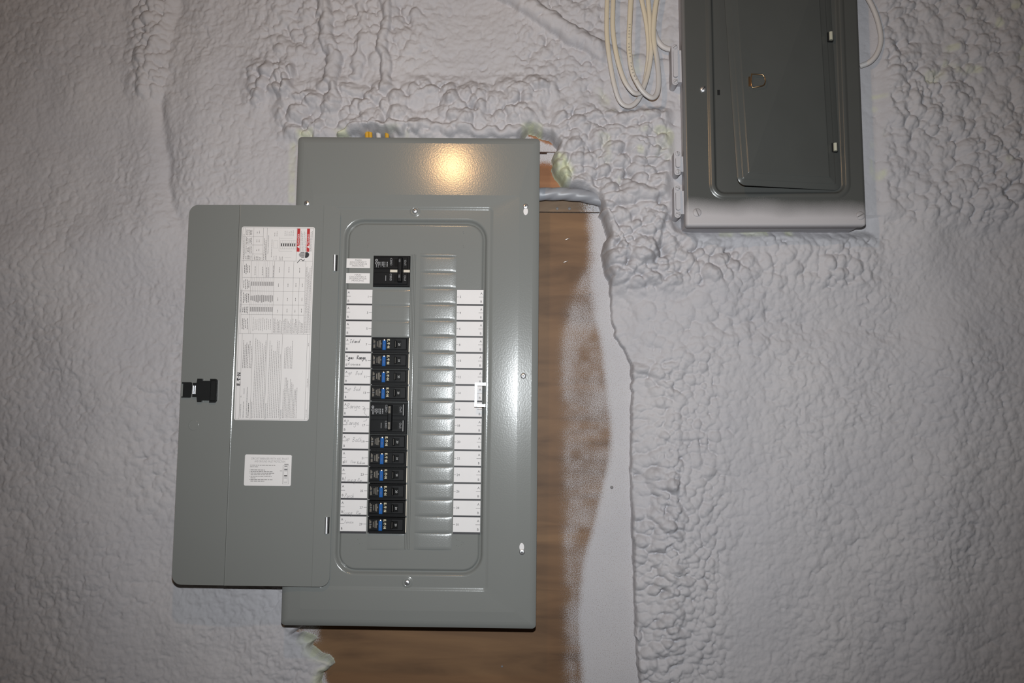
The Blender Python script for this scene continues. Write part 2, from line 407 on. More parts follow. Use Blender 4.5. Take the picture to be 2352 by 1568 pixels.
raw = raw * mott * 0.85
idx = np.arange(nx * nz).reshape(nz, nx)
a_, b_, c_, d_ = idx[:-1, :-1], idx[:-1, 1:], idx[1:, 1:], idx[1:, :-1]
deep = polydist(PX, PY, [(720, 378), (1205, 378), (1195, 1405), (690, 1400)]) > 0       # hidden behind the new panel: left out
deep |= (polydist(PX, PY, BARE) > 14)
keep = ~(deep[:-1, :-1] & deep[:-1, 1:] & deep[1:, 1:] & deep[1:, :-1])
quads = np.stack([a_[keep], b_[keep], c_[keep], d_[keep]], 1)
used = np.unique(quads); remap = np.full(nx * nz, -1); remap[used] = np.arange(len(used)); quads = remap[quads]
co = np.stack([X.ravel()[used], Y.ravel()[used], Z.ravel()[used]], 1).astype(np.float32)
me = bpy.data.meshes.new('spray_foam')
me.vertices.add(len(co)); me.vertices.foreach_set('co', co.ravel())
me.loops.add(quads.size); me.loops.foreach_set('vertex_index', quads.ravel().astype(np.int32))
me.polygons.add(len(quads)); me.polygons.foreach_set('loop_start', np.arange(0, quads.size, 4, dtype=np.int32))
me.polygons.foreach_set('use_smooth', np.ones(len(quads), bool))
at_ = me.attributes.new('raw_foam', 'FLOAT', 'POINT'); at_.data.foreach_set('value', raw.ravel()[used].astype(np.float32))
me.update(calc_edges=True)

def node(nt, t, **kw):
    n = nt.nodes.new(t)
    for k, v in kw.items(): setattr(n, k, v)
    return n
def foam_colour(nt, tc):
    "the paint on the foam, pinkish grey with faint mottling; returns a colour socket"
    n = node(nt, 'ShaderNodeTexNoise'); n.inputs['Scale'].default_value = 7; n.inputs['Detail'].default_value = 8
    nt.links.new(tc, n.inputs['Vector'])
    r = node(nt, 'ShaderNodeValToRGB')
    r.color_ramp.elements[0].position = 0.3; r.color_ramp.elements[0].color = (0.415, 0.402, 0.423, 1)
    r.color_ramp.elements[1].position = 0.7; r.color_ramp.elements[1].color = (0.455, 0.437, 0.450, 1)
    nt.links.new(n.outputs['Fac'], r.inputs['Fac'])
    return r.outputs['Color']
def mixc(nt, fac, a, b):
    m = node(nt, 'ShaderNodeMix', data_type='RGBA')
    nt.links.new(fac, m.inputs[0])
    for s, v in ((6, a), (7, b)):
        if isinstance(v, tuple): m.inputs[s].default_value = (*v, 1)
        else: nt.links.new(v, m.inputs[s])
    return m.outputs[2]
fm = bpy.data.materials.new('painted_foam'); fm.use_nodes = True; nt = fm.node_tree; bs = nt.nodes['Principled BSDF']
tc = node(nt, 'ShaderNodeTexCoord').outputs['Object']
fcx = foam_colour(nt, tc)
ra = node(nt, 'ShaderNodeAttribute', attribute_name='raw_foam')
nt.links.new(mixc(nt, ra.outputs['Fac'], fcx, (0.52, 0.54, 0.36)), bs.inputs['Base Color'])
bs.inputs['Roughness'].default_value = 0.85; bs.inputs['Specular IOR Level'].default_value = 0.2
n = node(nt, 'ShaderNodeTexNoise'); n.inputs['Scale'].default_value = 260; n.inputs['Detail'].default_value = 3; nt.links.new(tc, n.inputs['Vector'])
bp = node(nt, 'ShaderNodeBump'); bp.inputs['Strength'].default_value = 0.35; bp.inputs['Distance'].default_value = 0.0012
nt.links.new(n.outputs['Fac'], bp.inputs['Height']); nt.links.new(bp.outputs['Normal'], bs.inputs['Normal'])
MATS['painted_foam'] = fm; me.materials.append(fm)
foam = bpy.data.objects.new('spray_foam', me); col.objects.link(foam); foam.location = (0, 0, ZC)
tag(foam, 'pinkish grey painted spray foam insulation covering the wall in lumps and wrinkles', 'insulation', kind='stuff')

# plywood with overspray
def wood(name, dark, mid, light, gs=1.0):
    m = bpy.data.materials.new(name); m.use_nodes = True; nt = m.node_tree; b = nt.nodes['Principled BSDF']
    tc = node(nt, 'ShaderNodeTexCoord').outputs['Object']
    mp = node(nt, 'ShaderNodeMapping'); mp.inputs['Scale'].default_value = (2.6 * gs, 1, 17 * gs); nt.links.new(tc, mp.inputs['Vector'])
    n = node(nt, 'ShaderNodeTexNoise'); n.inputs['Scale'].default_value = 1.6; n.inputs['Detail'].default_value = 9; n.inputs['Distortion'].default_value = 0.8
    nt.links.new(mp.outputs['Vector'], n.inputs['Vector'])
    r = node(nt, 'ShaderNodeValToRGB'); e = r.color_ramp.elements
    e[0].position = 0.30; e[0].color = (*dark, 1); e[1].position = 0.72; e[1].color = (*light, 1)
    q = e.new(0.5); q.color = (*mid, 1)
    nt.links.new(n.outputs['Fac'], r.inputs['Fac'])
    n2 = node(nt, 'ShaderNodeTexNoise'); n2.inputs['Scale'].default_value = 750; n2.inputs['Detail'].default_value = 2; nt.links.new(tc, n2.inputs['Vector'])
    at = node(nt, 'ShaderNodeAttribute', attribute_name='overspray')
    # speckled edge of the sprayed paint: threshold the fine noise by the amount of paint
    mr = node(nt, 'ShaderNodeMapRange'); mr.inputs['From Min'].default_value = 0.30; mr.inputs['From Max'].default_value = 0.70
    nt.links.new(n2.outputs['Fac'], mr.inputs['Value'])
    sub = node(nt, 'ShaderNodeMath', operation='SUBTRACT'); nt.links.new(at.outputs['Fac'], sub.inputs[0]); nt.links.new(mr.outputs['Result'], sub.inputs[1])
    ml = node(nt, 'ShaderNodeMath', operation='MULTIPLY_ADD', use_clamp=True); ml.inputs[1].default_value = 1.25; ml.inputs[2].default_value = 0.5
    nt.links.new(sub.outputs[0], ml.inputs[0])
    gt = node(nt, 'ShaderNodeMath', operation='MULTIPLY', use_clamp=True); gt.inputs[1].default_value = 3.0; nt.links.new(at.outputs['Fac'], gt.inputs[0])
    f2 = node(nt, 'ShaderNodeMath', operation='MULTIPLY', use_clamp=True); nt.links.new(ml.outputs[0], f2.inputs[0]); nt.links.new(gt.outputs[0], f2.inputs[1])
    nt.links.new(mixc(nt, f2.outputs[0], r.outputs['Color'], foam_colour(nt, tc)), b.inputs['Base Color'])
    b.inputs['Roughness'].default_value = 0.6; b.inputs['Specular IOR Level'].default_value = 0.35
    bp = node(nt, 'ShaderNodeBump'); bp.inputs['Strength'].default_value = 0.15; bp.inputs['Distance'].default_value = 0.001
    nt.links.new(n.outputs['Fac'], bp.inputs['Height']); nt.links.new(bp.outputs['Normal'], b.inputs['Normal'])
    MATS[name] = m; return m
wood('plywood', (0.092, 0.047, 0.022), (0.150, 0.079, 0.037), (0.200, 0.108, 0.050))
wood('red_board', (0.14, 0.055, 0.022), (0.24, 0.10, 0.042), (0.32, 0.145, 0.065))
wood('old_board', (0.09, 0.055, 0.032), (0.15, 0.095, 0.058), (0.22, 0.15, 0.095))
mat('sheathing', (0.06, 0.045, 0.035), 0.9)

def spray(px, py):
    nse = fbm(px / 1500, py / 1500, 0.03, 3, 201)
    ex = np.interp(py, [480, 560, 640, 700, 800, 900, 1000, 1080, 1180, 1270, 1340, 1420, 1568], [1360, 1362, 1358, 1362, 1382, 1394, 1405, 1394, 1370, 1346, 1334, 1330, 1338])
    sf = np.interp(py, [480, 600, 680, 760], [24, 28, 36, 20])
    a = sstep(px + 3 * nse, ex - sf, ex + sf * 0.7)
    b0 = np.interp(py, [480, 600, 700, 800, 1568], [1375, 1345, 1292, 1280, 1290])
    haze = (0.36 + 0.16 * nse) * sstep(px, b0 - 12, b0 + 28)
    px2 = px + 14 * nse; c = win(px2, py, 660, 1425, 735, 1475, 12) * (0.55 + 0.6 * nse) + 0.8 * win(px2, py, 690, 1500, 752, 1700, 10)
    return np.clip(np.maximum(np.maximum(a, haze), c), 0, 1)

def sheet_grid(name, x0, x1, z0, z1, y, step, material, sprayfn, parent, thick=0.012):
    n1, n2 = max(2, int((x1 - x0) / step)), max(2, int((z1 - z0) / step))
    xs, zs = np.linspace(x0, x1, n1), np.linspace(z0, z1, n2); A, B = np.meshgrid(xs, zs)
    p, q = topix(A, B, y); sv = sprayfn(p, q)
    v = [(float(a), y, float(b)) for a, b in zip(A.ravel(), B.ravel())]
    f = [(j * n1 + i, j * n1 + i + 1, (j + 1) * n1 + i + 1, (j + 1) * n1 + i) for j in range(n2 - 1) for i in range(n1 - 1)]
    k = len(v); v += [(x0, y, z0), (x1, y, z0), (x1, y, z1), (x0, y, z1), (x0, y + thick, z0), (x1, y + thick, z0), (x1, y + thick, z1), (x0, y + thick, z1)]
    f += [(k + 4, k + 5, k + 1, k), (k + 5, k + 6, k + 2, k + 1), (k + 6, k + 7, k + 3, k + 2), (k + 7, k + 4, k, k + 3), (k + 7, k + 6, k + 5, k + 4)]
    m = bpy.data.meshes.new(name); m.from_pydata(v, [], f)
    t = m.attributes.new('overspray', 'FLOAT', 'POINT'); t.data.foreach_set('value', np.concatenate([sv.ravel(), np.full(8, 0.3)]).astype(np.float32))
    m.materials.append(MATS[material]); m.update()
    o = bpy.data.objects.new(name, m); col.objects.link(o); o.parent = parent; return o

wall = empty('wall_back', (0, 0.0, 0)); tag(wall, 'brown plywood wall with old boards behind the foam and panels', kind='structure')
ply_top = at(1300, 489, 0)[1]
sheet_grid('plywood_sheet', -0.46, 0.30, -0.53, ply_top, 0.0, 0.003, 'plywood', spray, wall)
xl, xr = at(1150, 400, 0)[0], at(1420, 400, 0)[0]
b1t, b1b, b2b, b3t, b3b = at(1240, 285, 0)[1], at(1260, 349, 0)[1], at(1260, 470, 0)[1], at(1300, 463, 0)[1], at(1300, 488, 0)[1]
def sp1(px, py):
    k = fbm(px / 1500, py / 1500, 0.02, 3, 203)
    return np.clip(sstep(py - (px - 1225) * 0.42 + 3 * k, 312, 322), 0, 1)
def sp2(px, py):
    k = fbm(px / 1500, py / 1500, 0.02, 3, 204)
    return np.clip(1 - sstep(py + 6 * k, 366, 385), 0, 1)
def sp3(px, py): return np.clip(sstep(px, 1320, 1372), 0, 1) * 0.9
sheet_grid('board', xl, xr, b1b, b1t, -0.001, 0.002, 'red_board', sp1, wall)
sheet_grid('board', xl, xr, b2b, b1b - 0.0042, 0.0, 0.002, 'red_board', sp2, wall)
sheet_grid('board', xl, xr, b3b, b3t, -0.006, 0.002, 'old_board', sp3, wall, 0.017)
bk = MB(); bk.box(GX0, GX1, 0.035, 0.018, GZ0 - 0.03, GZ1, 'sheathing'); bk.build('sheathing', wall)
# nail heads and a staple in the wood
for px, py, r, y in ((1280, 479, 0.0024, -0.006), (1308, 479, 0.0026, -0.006), (1153, 1530, 0.0018, 0.0), (1405, 1119, 0.0026, 0.0), (1355, 676, 0.0014, 0.0)):
    k = MB(); x, z = at(px, py, y); k.disc(x, z, y, y - 0.0012, r, 'ink_grey', 12, dome=0.0006); k.build('nail', wall)
for px, py in ((1304, 549), (1300, 601)):
    k = MB(); x, z = at(px, py, 0); k.tube([(x - 0.004, -0.0015, z - 0.0014), (x, -0.003, z), (x + 0.003, -0.0015, z + 0.0016)], 0.0007, 'steel', 6); k.build('staple', wall)

# ------------------------------------------------------------------ the new panel
TX0, TX1, TZ0, TZ1 = -0.3669, 0.0234, -0.3212, 0.4467
panel = empty('breaker_panel', ((TX0 + TX1) / 2, 0, TZ0))
tag(panel, 'large grey breaker panel, door open to the left, rows of black breakers inside', 'breaker panel')
PO = ((TX0 + TX1) / 2, 0, TZ0)
def part(mb, name, parent=None, origin=PO): return mb.build(name, parent or panel, origin)

k = MB()                                    # the steel box behind the cover, open over the plywood
k.box(TX0 + 0.018, TX1 - 0.018, -0.0005, F0 + 0.014, TZ0 + 0.030, TZ1 - 0.012, 'grey_paint'); part(k, 'enclosure')

EX0, EX1, EZ0, EZ1 = -0.3120, -0.0490, -0.2672, 0.3335       # raised field of the cover
RX0, RX1, RZ0, RZ1 = -0.2869, -0.0598, -0.2425, 0.3117       # opening of the cover
def L(i, x0, x1, z0, z1, r, y): return rr(x0 + i, x1 - i, z0 + i, z1 - i, max(r - i, 0.0008), y)
k = MB()
o = (TX0, TX1, TZ0, TZ1, 0.0062)
# facets either side: the rim slopes back, the right flat carries the flash reflection
k.loft([L(0.0015, *o, F0 + 0.007), L(0.0, *o, F0 + 0.006), L(0.0, *o, F0 + 0.0032), L(0.0006, *o, F0 + 0.0024), L(0.0080, *o, F0 + 0.0009), L(0.0100, *o, F0 + 0.0005)], 'grey_paint')
inner = L(0.0100, *o, F0 + 0.0005)
e = (EX0, EX1, EZ0, EZ1, 0.009)
q = (RX0, RX1, RZ0, RZ1, 0.031)
bend = rr(-0.338, -0.0085, -0.296, 0.352, 0.004, F0 - 0.0009)
k.loft([inner, bend], 'grey_paint')
k.loft([bend, L(-0.0016, *e, F0 + 0.0004), L(0, *e, F0 + 0.0005), L(0.0016, *e, F0 + 0.0006), L(0.0032, *e, F0 + 0.0014), L(0.0046, *e, F0 + 0.0018), L(0.0060, *e, F0 + 0.0020)], 'grey_paint')
k.loft([L(0.0060, *e, F0 + 0.0020), L(-0.0026, *q, F0 + 0.0020)], 'grey_paint')
k.loft([L(-0.0026, *q, F0 + 0.0020), L(-0.0014, *q, F0 + 0.0022), L(0.0, *q, F0 + 0.0030), L(0.0014, *q, F0 + 0.0054), L(0.0032, *q, F0 + 0.0088), L(0.0048, *q, F0 + 0.0094)], 'grey_paint')
part(k, 'cover')
D0 = F0 + 0.0052                            # face of the dead front
k = MB()
k.loft([L(0.0042, *q, F0 + 0.0096), L(0.0050, *q, F0 + 0.0090), L(0.0066, *q, D0 + 0.0010), L(0.0080, *q, D0 - 0.0002), L(0.0100, *q, D0)], 'grey_paint', cap=True)
part(k, 'dead_front')
k = MB()                                    # pressed bead between the two rows
for x, r in ((-0.1792, 0.0016), (-0.1742, 0.0018)):
    pts = [(x + r * math.cos(a), D0 - 0.0016 * math.sin(a)) for a in [math.pi * i / 8 for i in range(9)]]
    lo = [[(px, py, z) for px, py in pts] for z in (-0.2050, 0.2560)]
    k.add(lo[0] + lo[1], [(i + 1, i, 9 + i, 10 + i) for i in range(8)], 'grey_paint', True)
part(k, 'divider_bead')

# knock-out plates
def plate(x0, x1, z0, z1, sag, dish, m):
    k = MB(); nu, nv = 12, 8; y0 = D0 - 0.0004; vs = []
    prof = [0.0, 0.10, 0.55, 0.85, 1.0, 1.0, 0.92, 0.80, 0.0]
    for j in range(nv + 1):
        t = [0, 0.04, 0.14, 0.24, 0.40, 0.60, 0.80, 0.96, 1.0][j]; z = z1 - (z1 - z0) * t
        for i in range(nu + 1):
            u = i / nu; x = x0 + (x1 - x0) * u
            bow = sag * (1 - (2 * u - 1) ** 2)
            edge = 0.0 if j in (0, nv) or i in (0, nu) else 0.0004
            vs.append((x, y0 - edge - bow - dish * prof[j] * (0 if i in (0, nu) else 1), z))
    W = nu + 1
    fs = [(j * W + i, (j + 1) * W + i, (j + 1) * W + i + 1, j * W + i + 1) for j in range(nv) for i in range(nu)]
    k.add(vs, fs, m, True); return k
RP = 0.02548
proto = None
for i in range(18):
    z1 = 0.2529 - RP * i
    if proto is None:
        proto = plate(-0.1656, -0.1079, z1 - RP + 0.0007, z1 - 0.0003, 0.0010, 0.0004, 'grey_paint_textured')
        po = part(proto, 'knockout_plate')
    else:
        c = po.copy(); col.objects.link(c); c.parent = panel; c.location = (0, 0, -RP * i)
k = plate(-0.1656, -0.1079, 0.2535, 0.2578, 0.0006, 0.0004, 'grey_paint_textured'); part(k, 'knockout_plate')
for i, z1 in enumerate((0.1990, 0.1737, 0.1483, -0.1815)):
    k = plate(-0.2386, -0.1812, z1 - 0.0247, z1 - 0.0004, 0.0001, 0.0001, 'grey_paint'); part(k, 'knockout_plate')

# circuit directory: printed cells, two columns
HW = {}     # handwriting: strokes of one letter, x to the right, y up, capital = 1
def hw(c, wd, *st): HW[c] = (wd, st)
hw('a', .52, [(.42, .42), (.22, .5), (.05, .25), (.18, .0), (.4, .28), (.44, .48), (.43, .05), (.52, .03)])
hw('n', .48, [(0, .48), (.03, 0), (.1, .33), (.27, .5), (.35, .3), (.36, .0), (.46, .06)])
hw('d', .56, [(.42, .38), (.2, .48), (.05, .22), (.2, 0), (.4, .25), (.62, 1.1), (.48, .3), (.52, 0)])
hw('l', .20, [(.14, 1), (.0, 0)])
hw('s', .36, [(.34, .5), (.14, .46), (.14, .3), (.28, .2), (.22, .0), (.02, .02)])
hw('I', .52, [(.12, .98), (.5, 1.0)], [(.3, 1), (.2, 0)], [(.06, .02), (.38, .0)])
hw('g', .52, [(.42, .42), (.2, .5), (.05, .25), (.2, .04), (.42, .36), (.44, .48), (.36, -.35), (.16, -.5), (-.02, -.36)])
hw('R', .60, [(.05, 0), (.18, .98)], [(.1, .92), (.42, 1.0), (.5, .76), (.16, .5), (.3, .25), (.56, .0)])
hw('e', .46, [(.06, .22), (.34, .3), (.26, .5), (.08, .34), (.1, .06), (.3, .0), (.48, .14)])
hw('M', .62, [(-.1, .5), (.1, .75), (.12, .2), (.45, 1.0), (.36, .05)])
hw('i', .20, [(.07, .48), (.03, 0)])
hw('c', .38, [(.34, .44), (.18, .5), (.04, .24), (.18, .0), (.38, .08)])
hw('r', .32, [(.0, .48), (.03, 0), (.1, .34), (.3, .5)])
hw('o', .42, [(.2, .5), (.04, .25), (.18, .0), (.36, .25), (.22, .5)])
hw('w', .56, [(0, .48), (.1, .02), (.26, .42), (.36, .02), (.52, .5)])
hw('v', .38, [(0, .5), (.12, .0), (.36, .55)])
hw('u', .44, [(0, .48), (.04, .04), (.2, .04), (.34, .5), (.34, .02), (.42, .04)])
hw('p', .46, [(.06, .5), (-.12, -.55)], [(.02, .36), (.24, .62), (.36, .4), (.22, .12), (.0, .1)])
hw('B', .54, [(.0, 0), (.14, 1.0)], [(.1, .95), (.4, .98), (.34, .66), (.1, .5), (.4, .38), (.3, .06), (.0, .0)])
hw('t', .36, [(.2, .95), (.1, .08), (.26, .04)], [(-.02, .58), (.36, .64)])
hw('h', .46, [(.16, 1.0), (.0, 0), (.12, .38), (.26, .42), (.3, .0), (.44, -.08)])
hw('1', .34, [(.05, .7), (.2, 1.0), (.1, .05)], [(.0, .02), (.24, .06)])
hw("'", .16, [(.08, 1.0), (.02, .75)])
hw('F', .50, [(.14, 1.0), (.02, 0)], [(.1, .98), (.5, .98)], [(.08, .52), (.38, .54)])
hw('D', .58, [(.0, .0), (.16, 1.0), (.24, .9), (.28, .3), (.12, .02)])
hw('P', .46, [(.0, 0), (.2, 1.0), (.36, .92), (.28, .56), (.1, .5)])
hw('m', .62, [(0, .48), (.02, 0), (.1, .36), (.24, .48), (.28, .05), (.36, .36), (.5, .48), (.52, .0)])
hw('L', .34, [(.3, 1.1), (.0, -.1)])
hw(' ', .32)
def write(mb, s, x, z, y, h, m, wd, sl=0.12, xs=1.0, drop=0.0):
    cx = x
    for ch in s:
        a, st = HW[ch]
        for p in st:
            q2 = [(cx + (u * xs + sl * v) * h + random.uniform(-1, 1) * .02 * h, z + v * h + random.uniform(-1, 1) * .02 * h) for u, v in p]
            if len(q2) > 2: q2 = [(a_.x, a_.y) for a_ in spline([(u, v, 0) for u, v in q2], 4)]
            mb.ribbon(q2, y, wd, m)
        cx += (a * xs + 0.07) * h; z += drop * h
LX0, LX1, QX0, QX1 = -0.2812, -0.2405, -0.1060, -0.0640
P1 = 0.02537; LZ = 0.1990; QZ = 0.2000
k = MB()
k.box(LX0, LX1, D0, D0 - 0.0002, LZ - 15 * P1 - 0.0006, LZ + 0.0010, 'ink'); part(k, 'directory_strip')
k = MB()
k.box(QX0, QX1, D0, D0 - 0.0002, QZ - 15 * P1 - 0.0006, QZ + 0.0010, 'ink'); part(k, 'directory_strip')
U = 0.000682
NOTES = {3: [('Island', 'pen', 800.5, 787, 8.0, 0.62, 0.95)],
         4: [('gas', 'pen', 797.5, 824, 7.5, 0.95, 1.0), ('Range', 'pen', 816.5, 824.5, 8.2, 0.95, 0.86), ('Microwave', 'pencil', 796.5, 839, 7.2, 0.62, 0.88)],
         5: [('up', 'pencil', 798, 859, 8, 0.55, 1.05), ('Bed', 'pencil', 814.5, 861, 9, 0.55, 0.95)],
         6: [('up', 'pencil', 796, 896, 8, 0.55, 1.05), ('Bed', 'pencil', 810.5, 897, 9, 0.55, 0.95)],
         7: [('Range', 'pencil', 794, 937, 10.5, 0.65, 1.05)],
         8: [('Range', 'pencil', 792.5, 975, 10.5, 0.65, 1.0)],
         9: [('up', 'pencil', 793.5, 1011, 8.5, 0.6, 1.0), ('Bath', 'pencil', 808, 1014, 10, 0.6, 1.05)],
         10: [('1st', 'pencil', 789.5, 1062, 6.0, 0.5, 0.8), ('Floor', 'pencil', 804, 1063, 6, 0.5, 0.95), ('Bedroom', 'pencil', 819, 1065, 6, 0.5, 0.78)],
         11: [('Dining', 'pencil', 789.5, 1105.5, 10, 0.55, 0.95), ('Rm', 'pencil', 819.5, 1107, 9, 0.55, 0.95)],
         12: [('Porch', 'pencil', 790.5, 1142.5, 9.5, 0.6, 1.0)],
         13: [('Living', 'pencil', 787, 1181, 9, 0.6, 0.95), ('Rm', 'pencil', 817, 1182, 8.5, 0.6, 1.05)],
         14: [('Furnace', 'pencil', 791, 1201, 6.0, 0.45, 0.95)]}
yc = D0 - 0.0005
for i in range(15):
    k = MB(); zt = LZ - P1 * i; zb = zt - P1 + 0.0028
    zc = (zt + zb) / 2
    k.box(LX0, LX1, D0 - 0.0002, yc, zb, zt, 'paper_white'); yy = yc - 0.00008
    k.text('A', LX0 + 0.0030, zt - 0.0046, yy, 0.0036, 'ink'); k.text('B', LX0 + 0.0028, zb + 0.0042, yy, 0.0036, 'ink')
    k.rect(LX0, LX0 + 0.0062, zc - 0.0003 + 0.0004, zc + 0.0003 + 0.0004, yy, 'ink_grey')
    n = 2 * i + 1
    k.text(str(n), LX1 - 0.0062, zc - 0.0002, yy, 0.0035, 'ink', align='R')
    k.rect(LX1 - 0.0047, LX1, zc - 0.0003, zc + 0.0003, yy, 'ink_grey')
    for s, m, px, py, h, wpx, xs in NOTES.get(i, []):
        x, z = at(px, py, yy)
        x += (LX0 - at(794 - (py - 664) * 13 / 559, py)[0]) * 1.0
        x += 2.0 * U
        write(k, s, x, z, yy - 0.00005, h * U, m, wpx * (1.15 if m == 'pen' else 0.85) * U, xs=xs)
    if i == 7:
        pts = [at(px, py, yy) for px, py in ((832, 933), (836, 934), (838.5, 938), (838, 945), (836.5, 948), (841, 953), (843.5, 957))]
        k.ribbon([(p.x, p.y) for p in spline([(a, b, 0) for a, b in pts], 4)], yy - 0.00005, 0.00045, 'pencil')
    if i == 8:
        pts = [at(px, py, yy) for px, py in ((843, 962), (840, 966), (834.5, 967))]
        k.ribbon([(p.x, p.y) for p in spline([(a, b, 0) for a, b in pts], 4)], yy - 0.00005, 0.00045, 'pencil')
    part(k, 'directory_label')
    k = MB(); zt = QZ - P1 * i; zb = zt - P1 + 0.0028; zc = (zt + zb) / 2
    k.box(QX0, QX1, D0 - 0.0002, yc, zb, zt, 'paper_white')
    k.text('A', QX1 - 0.0032, zt - 0.0056, yy, 0.0036, 'ink'); k.text('B', QX1 - 0.0034, zb + 0.0042, yy, 0.0036, 'ink')
    k.rect(QX1 - 0.0072, QX1, zc - 0.0003, zc + 0.0003, yy, 'ink_grey')
    k.text(str(2 * i + 2), QX0 + 0.0044, zc, yy, 0.0035, 'ink', align='L')
    k.rect(QX0, QX0 + 0.0032, zc - 0.0003, zc + 0.0003, yy, 'ink_grey')
    part(k, 'directory_label')
for (z0, z1, ls) in ((0.2337, 0.2489, ('MAIN', 'DISCONNECT', 'SECTIONNEUR', 'PRINCIPAL')), (0.2090, 0.2252, ('MAIN', 'DISCONNECT', 'INTERRUPTOR', 'PRINCIPAL'))):
    k = MB(); k.box(-0.2832, -0.2455, D0, D0 - 0.0004, z0, z1, 'label_white')
    for j, s in enumerate(ls):
        k.text(s, -0.2645, z1 - 0.0026 - j * 0.0031, D0 - 0.0005, 0.0025, 'ink_grey', wide=1.18, slant=0.25 if j > 1 else 0)
    part(k, 'main_disconnect_label')
# pressed dots and figures in the dead front
k = MB()
def dot(px, py, r=0.0007):
    x, z = at(px, py, D0); k.disc(x, z, D0, D0 - 0.0005, r, 'grey_paint', 8, dome=0.0005)
for px, py in ((846, 531), (846, 535), (845, 563), (845, 567), (1064, 532), (1065, 536), (1064, 564), (1065, 568), (859, 580), (952, 584),
               (822, 1238), (828, 1236), (816, 1244), (826, 1248), (832, 1247), (1048, 1239), (1052, 1241), (1049, 1252), (1053, 1254), (1060, 1250), (1064, 1246), (1061, 1244), (1066, 1249)):
    dot(px, py)
for px, py in ((1059, 602), (1058, 639)):
    for dx, dy, w_, h_ in ((-2, -5, 1, 1), (0, 0, 6, 3), (2, 7, 7, 1.2), (1, 11, 1, 2), (4, 11, 1, 2), (13, 2, 2, 3)):
        x, z = at(px + dx, py + dy, D0); k.box(x, x + w_ * U, D0, D0 - 0.0003, z - h_ * U, z, 'grey_paint')
tag(part(k, 'pressed_marks'), kind='stuff')

# screws
def screw(mb, x, z, y, r=0.0043, m='steel', ang=0.6, cross=True):
    mb.disc(x, z, y, y - 0.0024, r, m, 20, dome=0.0016)
    for a in ((ang, ang + math.pi / 2) if cross else (ang,)):
        c, s = math.cos(a), math.sin(a); l, t = r * (0.46 if cross else 0.92), r * 0.11
        P = [(x + c * l - s * t, z + s * l + c * t), (x - c * l - s * t, z - s * l + c * t), (x - c * l + s * t, z - s * l - c * t), (x + c * l + s * t, z + s * l - c * t)]
        mb.prism(P, y - 0.0023, y - 0.00255, 'hole_black' if m in ('steel', 'galvanised') else 'ink_grey')
SC = ((-0.3485, 0.3366, F0, 0.3), (-0.1752, 0.3259, F0 + 0.001, 0.9), (0.0013, 0.3344, F0, 0.2), (0.0005, 0.0642, F0, -0.7), (-0.1745, -0.2545, F0 + 0.001, 1.4), (0.0011, -0.2059, F0, 0.8))
for x, z, y, a in SC:
    k = MB(); screw(k, x, z, y, 0.0045 if y == F0 else 0.0040, ang=a); part(k, 'screw')
for x, z in ((0.0016, 0.3262), (0.0006, -0.1985)):
    k = MB(); k.prism([(x + 0.0036 * math.cos(a), z + 0.0062 * math.sin(a)) for a in [2 * math.pi * i / 18 for i in range(18)]], F0 + 0.001, F0 - 0.0013, 'paper_white'); part(k, 'keyhole_slot')
for x, z, y in ((-0.1752, 0.3259, F0 + 0.002), (-0.1745, -0.2545, F0 + 0.002)):
    k = MB(); n = 24
    def ring(r, yy): return [(x + r * math.cos(2 * math.pi * i / n), yy, z + r * math.sin(2 * math.pi * i / n)) for i in range(n)]
    k.loft([ring(0.0092, y), ring(0.0078, y - 0.0002), ring(0.0066, y - 0.0011), ring(0.0052, y - 0.0012), ring(0.0045, y - 0.0006)], 'grey_paint'); part(k, 'screw_boss')

# door latch catch: a bent wire-like strap
k = MB(); cx0, cx1, cz0, cz1, cy = -0.0750, -0.0580, 0.0148, 0.0525, F0 - 0.0100
k.box(cx0, cx0 + 0.0044, cy + 0.0010, cy, cz0, cz1, 'galvanised', 0.0004)
k.box(cx0 + 0.0044, cx1 - 0.001, cy + 0.0010, cy, cz0, cz0 + 0.0046, 'galvanised', 0.0003)
k.box(cx0 + 0.0044, cx1 - 0.001, cy + 0.0010, cy, cz1 - 0.0046, cz1, 'galvanised', 0.0003)
for z in (cz0, cz1 - 0.0046): k.box(cx1 - 0.0014, cx1, F0 + 0.006, cy, z, z + 0.0046, 'galvanised')
part(k, 'latch_catch')

